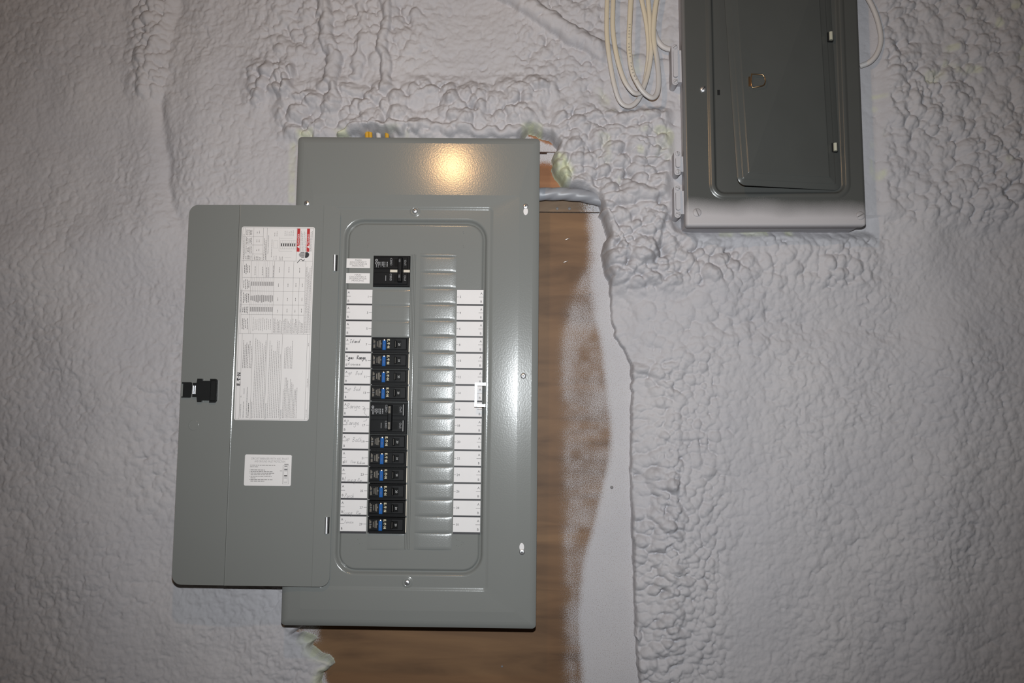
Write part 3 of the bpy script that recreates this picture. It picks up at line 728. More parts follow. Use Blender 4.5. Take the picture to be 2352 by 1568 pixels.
# ---- the open door
DY = F0 - 0.0095
DX0, DX1, DZ0, DZ1 = -0.5345, -0.2923, -0.2608, 0.3311
C1, C2 = -0.4525, -0.3190
def door_y(x):
    if x < C1 - 0.0010: return DY + 0.0012 + (C1 - x) * 0.020
    if x < C1 + 0.0012: return DY + 0.0006
    if x < C2: return DY + (x - C1) * 0.004
    return DY + 0.0007 + (x - C2) * 0.035
import bmesh
def door_mesh():
    bm = bmesh.new()
    vs = [bm.verts.new((x, 0, z)) for x, z in rr2(DX0, DX1, DZ0, DZ1, 0.0145, n=10)]
    bm.faces.new(vs)
    for x in (C1 - 0.0012, C1 + 0.0002, C1 + 0.0014, C2 - 0.0006, C2 + 0.0006, -0.3055):
        bmesh.ops.bisect_plane(bm, geom=bm.verts[:] + bm.edges[:] + bm.faces[:], plane_co=(x, 0, 0), plane_no=(1, 0, 0))
    for v in bm.verts:
        y = door_y(v.co.x)
        if abs(v.co.x - (C1 + 0.0002)) < 0.0003: y = DY - 0.0004
        if abs(v.co.x - (C2 - 0.0006)) < 0.0002: y = DY + 0.0011
        v.co.y = y
    bm.normal_update()
    k = MB(); idx = {v: i for i, v in enumerate(bm.verts)}
    F = [v.co.copy() for v in bm.verts]
    faces = []
    for f in bm.faces:
        q = [idx[v] for v in f.verts]
        faces.append(q if f.normal.y < 0 else q[::-1])
    n = len(F); T = 0.0012
    k.add([tuple(p) for p in F], faces, 'grey_paint')
    k.add([(p.x, p.y + T, p.z) for p in F], [f[::-1] for f in faces], 'grey_paint')
    for e in bm.edges:
        if e.is_boundary:
            a, b = e.verts; f = e.link_faces[0]; q = [idx[v] for v in f.verts]; q = q if f.normal.y < 0 else q[::-1]
            i, j = idx[a], idx[b]
            if q[(q.index(i) + 1) % len(q)] != j: i, j = j, i
            A, B = F[i], F[j]
            k.add([tuple(A), (A.x, A.y + T, A.z), (B.x, B.y + T, B.z), tuple(B)], [(0, 1, 2, 3)], 'grey_paint')
    bm.free(); return k
door = part(door_mesh(), 'door')
DYL = DY - 0.0001                           # stickers lie on the middle field
def dy(x): return door_y(x) - 0.0005
# big rating label
BX0, BX1, BZ0, BZ1 = -0.4482, -0.3318, -0.0095, 0.2959
k = MB(); BW, BH = BX1 - BX0, BZ1 - BZ0
yb = DY - 0.0003
def B(u, v): return (BX0 + u * BW, BZ1 - v * BH)
k.prism(rr2(BX0, BX1, BZ0, BZ1, 0.0035, n=4), DY + 0.0004, yb, 'label_white')
yb -= 0.0001
def hl(u0, u1, v, t=0.00034, m='ink_grey'): x0, z = B(u0, v); x1, _ = B(u1, v); k.rect(x0, x1, z - t / 2, z + t / 2, yb, m)
def vl(u, v0, v1, t=0.00034, m='ink_grey'): x, z1 = B(u, v0); _, z0 = B(u, v1); k.rect(x - t / 2, x + t / 2, z0, z1, yb, m)
rb = random.Random(3)
def greek(u0, u1, v0, v1, n, m='ink_light', wd=0.0008, fill=0.9, ragged=0.3, side='b'):
    "n columns of illegible small print running up the label"
    for i in range(n):
        u = u0 + (u1 - u0) * (i + .5) / n; ln = (v1 - v0) * (fill - ragged * rb.random())
        v = v1 if side == 'b' else (v0 + v1) / 2 + ln / 2
        end = v - ln
        while v > end + 0.002:
            l = min(rb.uniform(0.004, 0.013), v - end); x, z0 = B(u, v); _, z1 = B(u, v - l)
            k.rect(x - wd / 2, x + wd / 2, z0, z1, yb, m); v -= l + 0.0022
def bt(s, u, v, h, m='ink', wide=1.0, align='C'): x, z = B(u, v); k.text(s, x, z, yb - 0.00005, h, m, rot=90, wide=wide, align=align)
for v in (0.006, 0.995): hl(0.018, 0.982, v)
for u in (0.018, 0.982): vl(u, 0.006, 0.995)
for v in (0.179, 0.558): hl(0.018, 0.982, v)
# upper block
for u in (0.050, 0.300, 0.352): vl(u, 0.006, 0.179)
vl(0.166, 0.006, 0.179); vl(0.758, 0.006, 0.179)
for v in (0.052, 0.097, 0.144): hl(0.050, 0.300, v)
greek(0.022, 0.050, 0.012, 0.172, 1, 'ink_grey'); greek(0.305, 0.350, 0.012, 0.174, 2, 'ink_grey'); bt('TYPICAL WIRING DIAGRAM', 0.372, 0.095, 0.0017, 'ink_grey')
for a, b in ((0.010, 0.050), (0.055, 0.094), (0.101, 0.141), (0.148, 0.176)):
    greek(0.062, 0.150, a, b, 5, 'ink_grey', fill=0.95, side='c')
for a, b in ((0.020, 0.036), (0.066, 0.082), (0.112, 0.128)): greek(0.20, 0.26, a, b, 2, 'ink_grey')
greek(0.18, 0.29, 0.150, 0.176, 5, 'ink_grey')
greek(0.40, 0.44, 0.02, 0.16, 1); greek(0.44, 0.50, 0.02, 0.05, 2); greek(0.44, 0.50, 0.148, 0.174, 2); greek(0.52, 0.58, 0.15, 0.176, 3)
greek(0.58, 0.72, 0.012, 0.048, 5)
x0, z0 = B(0.445, 0.073); x1, z1 = B(0.500, 0.112)
for a, b, c, d in ((x0, x1, z0, z0), (x0, x1, z1, z1), (x0, x0, z1, z0), (x1, x1, z1, z0)): k.rect(a - 0.0001, b + 0.0001, c - 0.0001, d + 0.0001, yb, 'ink_grey')
for j in range(8): vl(0.535 + j * 0.0305, 0.072, 0.116, 0.0002)
for v in (0.072, 0.086, 0.102, 0.116): hl(0.535, 0.749, v, 0.0002)
for j in range(7):
    x, z = B(0.550 + j * 0.0305, 0.0945); k.rect(x - 0.0009, x + 0.0009, z - 0.0022, z + 0.0022, yb - 0.00005, 'ink')
vl(0.52, 0.052, 0.128, 0.0002); hl(0.52, 0.70, 0.060, 0.0002); hl(0.52, 0.70, 0.128, 0.0002); hl(0.60, 0.69, 0.160, 0.0002)
for u, s in ((0.781, 'DANGER'), (0.914, 'PELIGRO')):
    x, z1 = B(u, 0.008); _, z0 = B(u, 0.130); k.rect(x - 0.0023, x + 0.0023, z0, z1, yb, 'red_print')
    bt(s, u, 0.064, 0.0029, 'label_white', wide=1.05)
    xx, zz = B(u, 0.104); k.poly([(xx + 0.0019, zz - 0.0026), (xx + 0.0019, zz + 0.0026), (xx - 0.0021, zz)], yb - 0.00006, 'label_white')
greek(0.806, 0.890, 0.012, 0.128, 4, 'ink_light', fill=0.98, ragged=0.15); greek(0.940, 0.975, 0.012, 0.128, 2, 'ink_light', fill=0.98, ragged=0.2)
# shock pictogram: a hand reaching for a live wire
hx, hz = B(0.905, 0.146)
k.poly([(hx - 0.0030, hz + 0.0042), (hx + 0.0008, hz + 0.0042), (hx + 0.0030, hz + 0.0022), (hx + 0.0034, hz), (hx + 0.0026, hz - 0.0026), (hx - 0.0004, hz - 0.0050), (hx - 0.0036, hz - 0.0048), (hx - 0.0030, hz - 0.0005)], yb, 'ink')
for j, (l0, l1) in enumerate(((-0.0040, -0.0105), (-0.0036, -0.0122), (-0.0036, -0.0130), (-0.0040, -0.0118), (-0.0046, -0.0092))):
    z = hz + 0.0038 - j * 0.0020; k.rect(hx + l1, hx + l0, z - 0.00055, z + 0.00055, yb, 'ink')
pts = [(hx - 0.0150, hz - 0.0128), (hx - 0.0108, hz - 0.0076), (hx - 0.0088, hz - 0.0070), (hx - 0.0068, hz - 0.0096), (hx - 0.0048, hz - 0.0092), (hx - 0.0040, hz - 0.0070)]
k.ribbon(pts, yb, 0.0009, 'ink')
# tables
vl(0.037, 0.179, 0.558); 
for u in (0.467, 0.600, 0.729, 0.891): vl(u, 0.179, 0.558)
vl(0.153, 0.179, 0.558); vl(0.812, 0.267, 0.558); vl(0.178, 0.460, 0.558, 0.0002)
for v in (0.267, 0.337, 0.409, 0.460): hl(0.037, 0.891, v)
for j in range(1, 13): vl(0.153 + 0.314 * j / 13, 0.267, 0.460, 0.00022, 'ink_light')
for u in (0.225, 0.25, 0.322, 0.345, 0.37, 0.40, 0.443): vl(u, 0.179, 0.267, 0.00022, 'ink_light')
for v0, v1 in ((0.288, 0.310), (0.362, 0.386), (0.420, 0.444)):
    for j in range(13):
        u = 0.153 + 0.314 * (j + .5) / 13; d = rb.uniform(-0.002, 0.014) if v0 == 0.362 else 0
        x, z1 = B(u, v0 - d / 2); _, z0 = B(u, v1 + d); k.rect(x - 0.00085, x + 0.00085, z0, z1, yb, 'ink_light')
bt('SERIES SHORT CIRCUIT RATINGS', 0.0278, 0.390, 0.0017, 'ink')
for a, b in ((0.190, 0.255), (0.272, 0.332), (0.340, 0.405), (0.412, 0.458), (0.470, 0.545)): greek(0.050, 0.140, a, b, 4, 'ink', fill=0.85, side='c')
for u in (0.205, 0.305): greek(u - 0.014, u + 0.014, 0.19, 0.255, 1, 'ink_grey')
for u in (0.36, 0.385, 0.455): greek(u - 0.014, u + 0.014, 0.19, 0.265, 1, 'ink_light', wd=0.0012)
for u in (0.535, 0.665, 0.81):
    greek(u - 0.012, u + 0.012, 0.205, 0.240, 1, 'ink_grey')
for u in (0.530, 0.660, 0.768, 0.855):
    for v in (0.302, 0.375, 0.435): greek(u - 0.010, u + 0.010, v - 0.012, v + 0.012, 1, 'ink_grey')
greek(0.195, 0.455, 0.468, 0.550, 10, 'ink_light', side='c')
greek(0.475, 0.595, 0.466, 0.552, 7); greek(0.607, 0.722, 0.466, 0.552, 7); greek(0.735, 0.805, 0.470, 0.552, 4); greek(0.82, 0.885, 0.470, 0.552, 4)
greek(0.898, 0.975, 0.186, 0.552, 5, 'ink_light', fill=0.97, ragged=0.12)
# lower block
for u in (0.067, 0.215, 0.407, 0.611, 0.947): vl(u, 0.558, 0.995)
greek(0.080, 0.210, 0.575, 0.735, 6, 'ink_grey', fill=0.95, side='b'); 
for t_, u_, v_ in (('LOADCENTER STYLE', 0.083, 0.988), ('BR', 0.083, 0.884), ('NEMA ENCLOSURE TYPE', 0.122, 0.988), ('1', 0.122, 0.884), ('INDOOR', 0.122, 0.868), ('SEE CASE SERIES FOR FURTHER INFORMATION', 0.165, 0.988),
                   ('BREAKER INFORMATION', 0.231, 0.990), ('INSTALLATION NOTES', 0.421, 0.990), ('ACCESSORIES', 0.625, 0.990)):
    bt(t_, u_, v_, 0.0016, 'ink_grey' if t_ in ('BR', '1', 'INDOOR') else 'ink', align='L')
greek(0.178, 0.200, 0.860, 0.988, 1, 'ink')
greek(0.242, 0.402, 0.572, 0.988, 7, 'ink_light', fill=0.99, ragged=0.15); greek(0.434, 0.606, 0.580, 0.988, 7, 'ink_light', fill=0.99, ragged=0.2)
greek(0.640, 0.84, 0.760, 0.988, 11, 'ink_light', fill=0.95, ragged=0.35); greek(0.640, 0.76, 0.590, 0.735, 6, 'ink_light', fill=0.98, ragged=0.3)
greek(0.952, 0.978, 0.600, 0.62, 1); greek(0.952, 0.978, 0.78, 0.83, 1); greek(0.952, 0.978, 0.93, 0.985, 1)
def logo(mb, x, z, y, h, m, rot, gap=1.06):
    "the maker's word mark, five bold figures"
    c, s = math.cos(math.radians(rot)), math.sin(math.radians(rot))
    def P(u, v): return (x + (c * u - s * v) * h, z + (s * u + c * v) * h)
    def q(u0, u1, v0, v1): mb.add([(p[0], y, p[1]) for p in (P(u0, v0), P(u1, v0), P(u1, v1), P(u0, v1))], [(0, 1, 2, 3)], m)
    def poly(*pts): mb.add([(p[0], y, p[1]) for p in (P(*a) for a in pts)], [tuple(range(len(pts)))], m)
    q(-1.95, -1.68, -.5, .5); q(-1.70, -1.28, .28, .5); q(-1.70, -1.32, -.11, .11); q(-1.70, -1.28, -.5, -.28)
    q(-1.10, -0.88, -.5, -.28); poly((-0.62, -.12), (-0.42, -.12), (-0.56, .22), (-0.70, .10))
    q(-0.55, 0.25, .26, .5); q(-0.28, 0.00, -.5, .3)
    poly(*[(0.52 + .15 * math.cos(t), .15 * math.sin(t)) for t in [i * math.pi / 5 for i in range(10)]])
    q(0.90, 1.15, -.5, .5); q(1.52, 1.77, -.5, .5); poly((1.10, .5), (0.92, .5), (1.56, -.5), (1.76, -.5))
lx, lz = B(0.043, 0.790); logo(k, lx, lz, yb, 0.0054, 'ink', 90)
part(k, 'rating_label', door)
# small instruction sticker
SX0, SX1, SZ0, SZ1 = -0.4285, -0.3560, -0.1097, -0.0622
k = MB(); ys = DY - 0.0002; k.prism(rr2(SX0, SX1, SZ0, SZ1, 0.0022, n=4), DY + 0.0006, ys, 'label_white'); ys -= 0.0001
k.text('CIRCUIT BREAKER WITH ARC FAULT', (SX0 + SX1) / 2 + 0.0025, SZ1 - 0.0060, ys, 0.0031, 'ink_light', wide=0.80)
k.text('AND GROUND FAULT PROTECTION', (SX0 + SX1) / 2 + 0.0025, SZ1 - 0.0102, ys, 0.0031, 'ink_light', wide=0.65)
for j, (x, l) in enumerate(((0, .60), (0, .19), (.02, 0), (.02, .34), (.02, .52), (.02, .56), (.02, .48), (.02, .50), (.02, .12), (.02, .53), (.02, .33))):
    z = SZ1 - 0.0162 - j * 0.00243; xx = SX0 + 0.0085 + x * 0.07; e_ = xx + l * 0.065
    if j in (3, 4, 5, 7, 9): k.rect(SX0 + 0.0083, SX0 + 0.0090, z - 0.0005, z + 0.0005, ys, 'ink_grey')
    while xx < e_ - 0.0008:
        l2 = min(rb.uniform(0.0016, 0.0052), e_ - xx); k.rect(xx, xx + l2, z - 0.00038, z + 0.00042, ys, 'ink_grey'); xx += l2 + 0.0007
gx0, gx1, gz0, gz1 = SX1 - 0.0130, SX1 - 0.0036, SZ0 + 0.0032, SZ1 - 0.0165
for a, b, c, d in ((gx0, gx1, gz0, gz0), (gx0, gx1, gz1, gz1), (gx0, gx0, gz0, gz1), (gx1, gx1, gz0, gz1), (gx0 + .0015, gx0 + .0015, gz0 + .002, gz1 - .002), (gx1 - .002, gx1 - .002, gz0 + .002, gz1 - .002)):
    k.rect(a - 0.00015, b + 0.00015, c - 0.00015, d + 0.00015, ys, 'ink_grey')
for f_, t, m in ((0.97, 0.0010, 'ink_grey'), (0.80, 0.0012, 'ink'), (0.72, 0.0008, 'ink_grey'), (0.45, 0.0014, 'ink'), (0.38, 0.0005, 'ink_grey'), (0.32, 0.0005, 'ink_grey'), (0.10, 0.0006, 'ink_grey')):
    z = gz0 + (gz1 - gz0) * f_; k.rect(gx0 + 0.0022, gx1 - 0.0024, z - t / 2, z + t / 2, ys - 0.00004, m)
k.rect(gx0 + 0.002, gx1 - 0.001, gz1 + 0.0016, gz1 + 0.0026, ys, 'ink_grey'); k.rect(gx0 - 0.0045, gx0 - 0.001, gz1 - 0.0085, gz1 - 0.0078, ys, 'ink_grey')
part(k, 'instruction_sticker', door)
# latch
k = MB(); y0 = door_y(-0.52)
k.prism([(-0.5300, 0.0245), (-0.5185, 0.0245), (-0.5170, 0.0265), (-0.5166, 0.0470), (-0.5182, 0.0485), (-0.5318, 0.0485), (-0.5318, 0.0462), (-0.5298, 0.0462), (-0.5298, 0.0262), (-0.5318, 0.0262), (-0.5318, 0.0245)][::1], y0 + 0.0015, y0 - 0.0030, 'black_plastic')
part(k, 'latch_tab', door)
k = MB(); y0 = door_y(-0.495)
P = [(-0.5138, 0.0257), (-0.5070, 0.0257), (-0.5060, 0.0180), (-0.4995, 0.0180), (-0.4995, 0.0205), (-0.4870, 0.0205), (-0.4870, 0.0172), (-0.4785, 0.0172), (-0.4760, 0.0205),
     (-0.4760, 0.0520), (-0.4790, 0.0540), (-0.4870, 0.0540), (-0.4870, 0.0508), (-0.4995, 0.0508), (-0.4995, 0.0540), (-0.5070, 0.0540), (-0.5080, 0.0475), (-0.5138, 0.0475)]
k.prism(P, y0 + 0.001, y0 - 0.0050, 'black_plastic')
k.box(-0.4855, -0.4770, y0 - 0.005, y0 - 0.0072, 0.0195, 0.0515, 'black_plastic', 0.001)
la = part(k, 'latch', door)
k = MB()
for xs_ in (-0.5128, -0.5095):
    pts = [(xs_ + 0.0014 * math.cos(a), y0 - 0.0052 - 0.0014 * math.sin(a)) for a in [math.pi * i / 6 for i in range(7)]]
    lo = [[(px, py, z) for px, py in pts] for z in (0.0300, 0.0430)]
    k.add(lo[0] + lo[1], [(i + 1, i, 7 + i, 8 + i) for i in range(6)], 'galvanised', True)
part(k, 'latch_spring', door)
k = MB(); cx, cz = -0.5115, -0.0182; yk = door_y(cx)
n = 28
def ringk(r, yy): return [(cx + r * math.cos(2 * math.pi * i / n), yy, cz + r * math.sin(2 * math.pi * i / n)) for i in range(n)]
k.loft([ringk(0.0084, yk + 0.0001), ringk(0.0078, yk - 0.0005), ringk(0.0070, yk - 0.0002)], 'grey_paint', cap=True); part(k, 'knockout_ring', door)
# hinges
for z0, z1 in ((0.2260, 0.2516), (-0.1808, -0.1560)):
    k = MB(); xh, yh = -0.2990, DY + 0.0002
    k.tube([(xh, yh, z0), (xh, yh, (z0 + z1) / 2), (xh, yh, z1)], 0.0026, 'steel', 14); part(k, 'hinge_pin', door)
    k = MB(); k.box(xh + 0.0016, xh + 0.0042, DY + 0.003, DY + 0.0004, z0, z1, 'hole_black'); part(k, 'hinge_slot', door)

# ------------------------------------------------------------------ circuit breakers
def put(mb, name, parent): return mb.build(name, parent)
BL = 0.0582                                  # visible length of a breaker
def single():
    r = empty('circuit_breaker', (0, 0, 0)); h = 0.0248
    k = MB()
    k.box(0, BL, 0.006, -0.0045, -h / 2, h / 2, 'breaker_black', 0.0006)
    k.box(0.0016, BL - 0.003, -0.0045, -0.0066, -0.0075, h / 2 - 0.0018, 'breaker_black', 0.0006)
    k.box(0.0, BL, -0.0040, -0.0054, -h / 2 + 0.0004, -h / 2 + 0.0022, 'breaker_grey', 0.0004)
    k.box(0.0006, 0.002, -0.0045, -0.0062, -h / 2 + 0.0002, -h / 2 + 0.0014, 'print_mid')
    put(k, 'housing', r)
    k = MB(); k.box(0.0372, BL - 0.0035, -0.0066, -0.0071, -0.0066, h / 2 - 0.0026, 'breaker_grey', 0.0003); put(k, 'faceplate', r)
    k = MB()
    k.box(0.0356, 0.0470, -0.0068, -0.00735, -0.0046, 0.0074, 'breaker_dark')
    k.box(0.0372, 0.0402, -0.0073, -0.0112, -0.0040, 0.0068, 'breaker_black', 0.0008)
    k.rect(0.0384, 0.0388, -0.0034, 0.0060, -0.01125, 'print_dim'); put(k, 'handle', r)
    k = MB(); k.text('20', 0.0440, 0.0012, -0.00745, 0.0030, 'print_white', rot=-90); put(k, 'rating_mark', r)
    k = MB(); k.box(0.0174, 0.0229, -0.0066, -0.0082, -0.0078, 0.0074, 'blue_button', 0.0006)
    k.text('TEST', 0.0201, -0.0010, -0.0083, 0.0016, 'print_dim', rot=-90)
    k.disc(0.0201, 0.0078, -0.0066, -0.0084, 0.0016, 'galvanised', 12, dome=0.0006); put(k, 'test_button', r)
    k = MB(); logo(k, 0.0268, 0.0020, -0.0067, 0.0038, 'print_cream', -90)
    k.rect(0.0030, 0.0063, 0.0013, 0.0019, -0.0067, 'print_mid')
    for x, a, b in ((0.0036, 0.0030, 0.0086), (0.0052, 0.0034, 0.0070), (0.0036, -0.0046, 0.0003), (0.0052, -0.0044, 0.0002), (0.0092, -0.0026, 0.0058), (0.0118, -0.0036, 0.0072), (0.0138, -0.0040, 0.0076), (0.0152, 0.0010, 0.0034)):
        k.rect(x - 0.0006, x + 0.0006, a, b, -0.0067, 'print_dim')
    put(k, 'printed_label', r)
    k = MB(); k.box(BL - 0.0004, BL + 0.0014, 0.006, -0.0034, -0.0105, 0.0118, 'cream_plastic'); put(k, 'cream_tab', r)
    return r
def double(kind):
    r = empty('circuit_breaker', (0, 0, 0)); h = 0.0496 if kind == 'main' else 0.0498
    k = MB()
    k.box(0, BL, 0.006, -0.0045, -h / 2, h / 2, 'breaker_black', 0.0006)
    for c in (0.0130, -0.0118):
        k.box(0.0016, BL - 0.0035, -0.0045, -0.0064, c - 0.0096, c + 0.0092, 'breaker_black', 0.0006)
        if kind != 'main': k.box(BL - 0.0062, BL - 0.0055, -0.0064, -0.0068, c - 0.0084, c + 0.0084, 'print_white')
    if kind == 'main':
        k.disc(0.0125, 0.0004, -0.004, -0.0052, 0.0017, 'hole_black', 12)
        k.box(0.0268, 0.0385, -0.0040, -0.0052, -0.0018, 0.0024, 'cream_plastic', 0.0003); k.box(0.0482, BL, -0.0040, -0.0052, -0.0018, 0.0024, 'cream_plastic', 0.0003)
    put(k, 'housing', r)
    k = MB(); hx = 0.0400 if kind == 'main' else 0.0288
    for c in (0.0130, -0.0118):
        k.box(hx - 0.0060 if kind == 'main' else hx, hx + 0.0150 if kind != 'main' else hx + 0.0070, -0.0064, -0.0068, c - 0.0055, c + 0.0062, 'breaker_dark')
    k.box(hx, hx + 0.0070, -0.0066, -0.0135, -0.0185, 0.0205, 'breaker_black', 0.0012)
    k.rect(hx + 0.0052, hx + 0.0056, -0.0170, 0.0190, -0.01355, 'breaker_grey')
    put(k, 'tie_handle', r)
    k = MB()
    for c in (0.0130, -0.0118):
        if kind == 'main': k.text('100', hx + 0.0030, c + 0.0025, -0.0137, 0.0026, 'print_mid', rot=-90)
        else:
            k.rect(hx + 0.0012, hx + 0.0045, c - 0.0055, c + 0.0055, -0.0136, 'print_dim'); k.text('60', hx + 0.0029, c + 0.0005, -0.0137, 0.0028, 'breaker_black', rot=-90)
        k.text('On/I', 0.0510 if kind == 'main' else 0.0482, c + 0.0006, -0.0066, 0.0034, 'print_mid', rot=-90)
        k.text('CBRD' if kind != 'main' else 'CBRD', 0.0285 if kind == 'main' else 0.0258, c + 0.0018, -0.0066, 0.0032, 'print_mid', rot=-90)
    put(k, 'rating_mark', r)
    k = MB(); c = 0.0130; s = 0.0 if kind == 'main' else -0.0022
    for j, (x, a, b, wd) in enumerate(((0.0222, 0.0000, 0.0075, 0.0016), (0.0188, -0.0010, 0.0076, 0.0009), (0.0168, -0.0008, 0.0078, 0.0009), (0.0148, 0.0012, 0.0076, 0.0012), (0.0124, -0.0006, 0.0076, 0.0008), (0.0104, 0.0020, 0.0074, 0.0012), (0.0082, -0.0014, 0.0078, 0.0008))):
        z = b + c - 0.006
        while z > a + c - 0.006:
            l = rb.uniform(0.0012, 0.0032); k.rect(x + s - wd / 2, x + s + wd / 2, max(z - l, a + c - 0.006), z, -0.0066, 'print_mid'); z -= l + 0.0006
    n = 16; x, z = 0.0052 + s * .3, c + 0.0005
    for (zz, r1, r0) in ((c - 0.0005, 0.0022, 0.0015), (c + 0.0042, 0.0021, 0.0008)):
        k.add([(x + q_ * math.cos(2 * math.pi * i / n), -0.0066, zz + q_ * math.sin(2 * math.pi * i / n)) for q_ in (r1, r0) for i in range(n)], [(i, (i + 1) % n, n + (i + 1) % n, n + i)[::-1][::-1] for i in range(n)], 'print_mid')
    k.ribbon([(x - 0.0010, c - 0.0012), (x, c), (x + 0.0012, c - 0.0002)], -0.0066, 0.0006, 'print_mid'); k.rect(x - 0.0004, x + 0.0004, c - 0.0072, c - 0.0030, -0.0066, 'print_mid')
    k.rect(0.0205 + s - 0.0004, 0.0205 + s + 0.0004, -0.0118 - 0.004, -0.0118 + 0.0045, -0.0066, 'print_mid')
    put(k, 'printed_label', r)
    return r
XB = -0.2390
s0 = single(); used0 = False
WHERE = {3: 'beside the handwritten word Island', 4: 'beside the words gas Range and Microwave', 5: 'in row 11, the upper of the two marked up Bed', 6: 'in row 13, just above the double-pole Range breaker',
         9: 'beside the handwritten words up Bath', 10: 'in row 21, directly below the up Bath one', 11: 'beside the handwritten words Dining Rm', 12: 'beside the handwritten word Porch',
         13: 'beside the handwritten words Living Rm', 14: 'beside the word Furnace, lowest of the column'}
for i, txt in WHERE.items():
    o = s0 if not used0 else copy_tree(s0); used0 = True
    o.location = (XB + 0.0001 * i, D0, ZC + LZ - P1 * i - 0.01255)
    tag(o, 'single-pole black breaker ' + txt, 'circuit breaker', 'single-pole breakers with a blue test button')
m0 = double('main'); m0.location = (-0.2394, D0, ZC + 0.2282)
tag(m0, 'double-pole black 100 amp main breaker at the top, beside the MAIN DISCONNECT labels', 'circuit breaker', 'double-pole breakers')
r0 = double('range'); r0.location = (-0.2385, D0, ZC + LZ - P1 * 8 + 0.0001)
tag(r0, 'double-pole black breaker beside the two handwritten Range labels', 'circuit breaker', 'double-pole breakers')

# ------------------------------------------------------------------ the old panel
RO = 0.0105; OC = (0.403, 0.3019)
c_, s_ = math.cos(RO), math.sin(RO)
OW = (c_ * OC[0] - s_ * OC[1], s_ * OC[0] + c_ * OC[1])
old = empty('old_breaker_panel', (OW[0], 0, OW[1]), -RO)
tag(old, 'old dark grey breaker panel with shut door and white overspray along its bottom', 'breaker panel')
def lo(px, py, Y=F0):
    x, z = at(px, py, Y); return (c_ * x + s_ * z - OC[0], -s_ * x + c_ * z - OC[1])
OXL, OXR, OZT = -0.1434, 0.1420, 0.50
# paint of the old cover: sprayed white along the lower edge, smudged
m = bpy.data.materials.new('old_grey_paint'); m.use_nodes = True; nt = m.node_tree; b = nt.nodes['Principled BSDF']
tc = node(nt, 'ShaderNodeTexCoord').outputs['Object']; sx = node(nt, 'ShaderNodeSeparateXYZ'); nt.links.new(tc, sx.inputs[0])
nz1 = node(nt, 'ShaderNodeTexNoise'); nz1.inputs['Scale'].default_value = 9; nz1.inputs['Detail'].default_value = 3; nt.links.new(tc, nz1.inputs['Vector'])
nz2 = node(nt, 'ShaderNodeTexNoise'); nz2.inputs['Scale'].default_value = 1000; nz2.inputs['Detail'].default_value = 2; nt.links.new(tc, nz2.inputs['Vector'])
a1 = node(nt, 'ShaderNodeMath', operation='MULTIPLY_ADD'); a1.inputs[1].default_value = 0.030; nt.links.new(nz1.outputs['Fac'], a1.inputs[0]); nt.links.new(sx.outputs['Z'], a1.inputs[2])
a1b = node(nt, 'ShaderNodeMath', operation='MULTIPLY_ADD'); a1b.inputs[1].default_value = 0.012; nt.links.new(nz2.outputs['Fac'], a1b.inputs[0]); nt.links.new(a1.outputs[0], a1b.inputs[2])
mr = node(nt, 'ShaderNodeMapRange'); mr.inputs['From Min'].default_value = 0.036; mr.inputs['From Max'].default_value = 0.066; mr.inputs['To Min'].default_value = 0.92; mr.inputs['To Max'].default_value = 0.0
nt.links.new(a1b.outputs[0], mr.inputs['Value'])
lf = node(nt, 'ShaderNodeMapRange'); lf.inputs['From Min'].default_value = -0.1450; lf.inputs['From Max'].default_value = -0.1385; lf.inputs['To Min'].default_value = 0.45; lf.inputs['To Max'].default_value = 0.0
nt.links.new(sx.outputs['X'], lf.inputs['Value'])
mxm = node(nt, 'ShaderNodeMath', operation='MAXIMUM'); nt.links.new(mr.outputs['Result'], mxm.inputs[0]); nt.links.new(lf.outputs['Result'], mxm.inputs[1])
base = mixc(nt, nz1.outputs['Fac'], (0.066, 0.068, 0.065), (0.076, 0.077, 0.073))
nt.links.new(mixc(nt, mxm.outputs[0], base, (0.42, 0.395, 0.405)), b.inputs['Base Color'])
rgh = node(nt, 'ShaderNodeMapRange'); rgh.inputs['To Min'].default_value = 0.27; rgh.inputs['To Max'].default_value = 0.65; nt.links.new(mxm.outputs[0], rgh.inputs['Value']); nt.links.new(rgh.outputs['Result'], b.inputs['Roughness'])
MATS['old_grey_paint'] = m
mat('old_grey_door', (0.070, 0.073, 0.070), 0.27, nscale=14, namp=0.10, bump=0.05, bscale=300)

k = MB()
k.box(OXL + 0.004, OXR - 0.003, -0.0005, F0 + 0.0105, 0.004, OZT - 0.004, 'painted_foam'); k.build('enclosure', old)
k = MB(); g = (OXL, OXR, 0.0, OZT, 0.005)
ri = (lo(1637, 250)[0], lo(1938, 300)[0], lo(1760, 446)[1], OZT - 0.055, 0.017)
k.loft([L(0.0003, *g, F0 + 0.014), L(0.0, *g, F0 + 0.013), L(0.0, *g, F0 + 0.0042), L(0.0010, *g, F0 + 0.0016), L(0.0030, *g, F0 + 0.0002), L(0.0050, *g, F0)], 'old_grey_paint')
k.loft([L(0.0050, *g, F0), L(-0.0085, *ri, F0)], 'old_grey_paint')
k.loft([L(-0.0085, *ri, F0), L(-0.0072, *ri, F0 - 0.0004), L(-0.0056, *ri, F0 - 0.0014), L(-0.0042, *ri, F0 - 0.0019), L(-0.0012, *ri, F0 - 0.0022), L(0.0004, *ri, F0 - 0.0018), L(0.0016, *ri, F0 - 0.0004), L(0.0028, *ri, F0 + 0.0026), L(0.0040, *ri, F0 + 0.0040), L(0.0056, *ri, F0 + 0.0044)], 'old_grey_paint', cap=True)
k.build('cover', old)
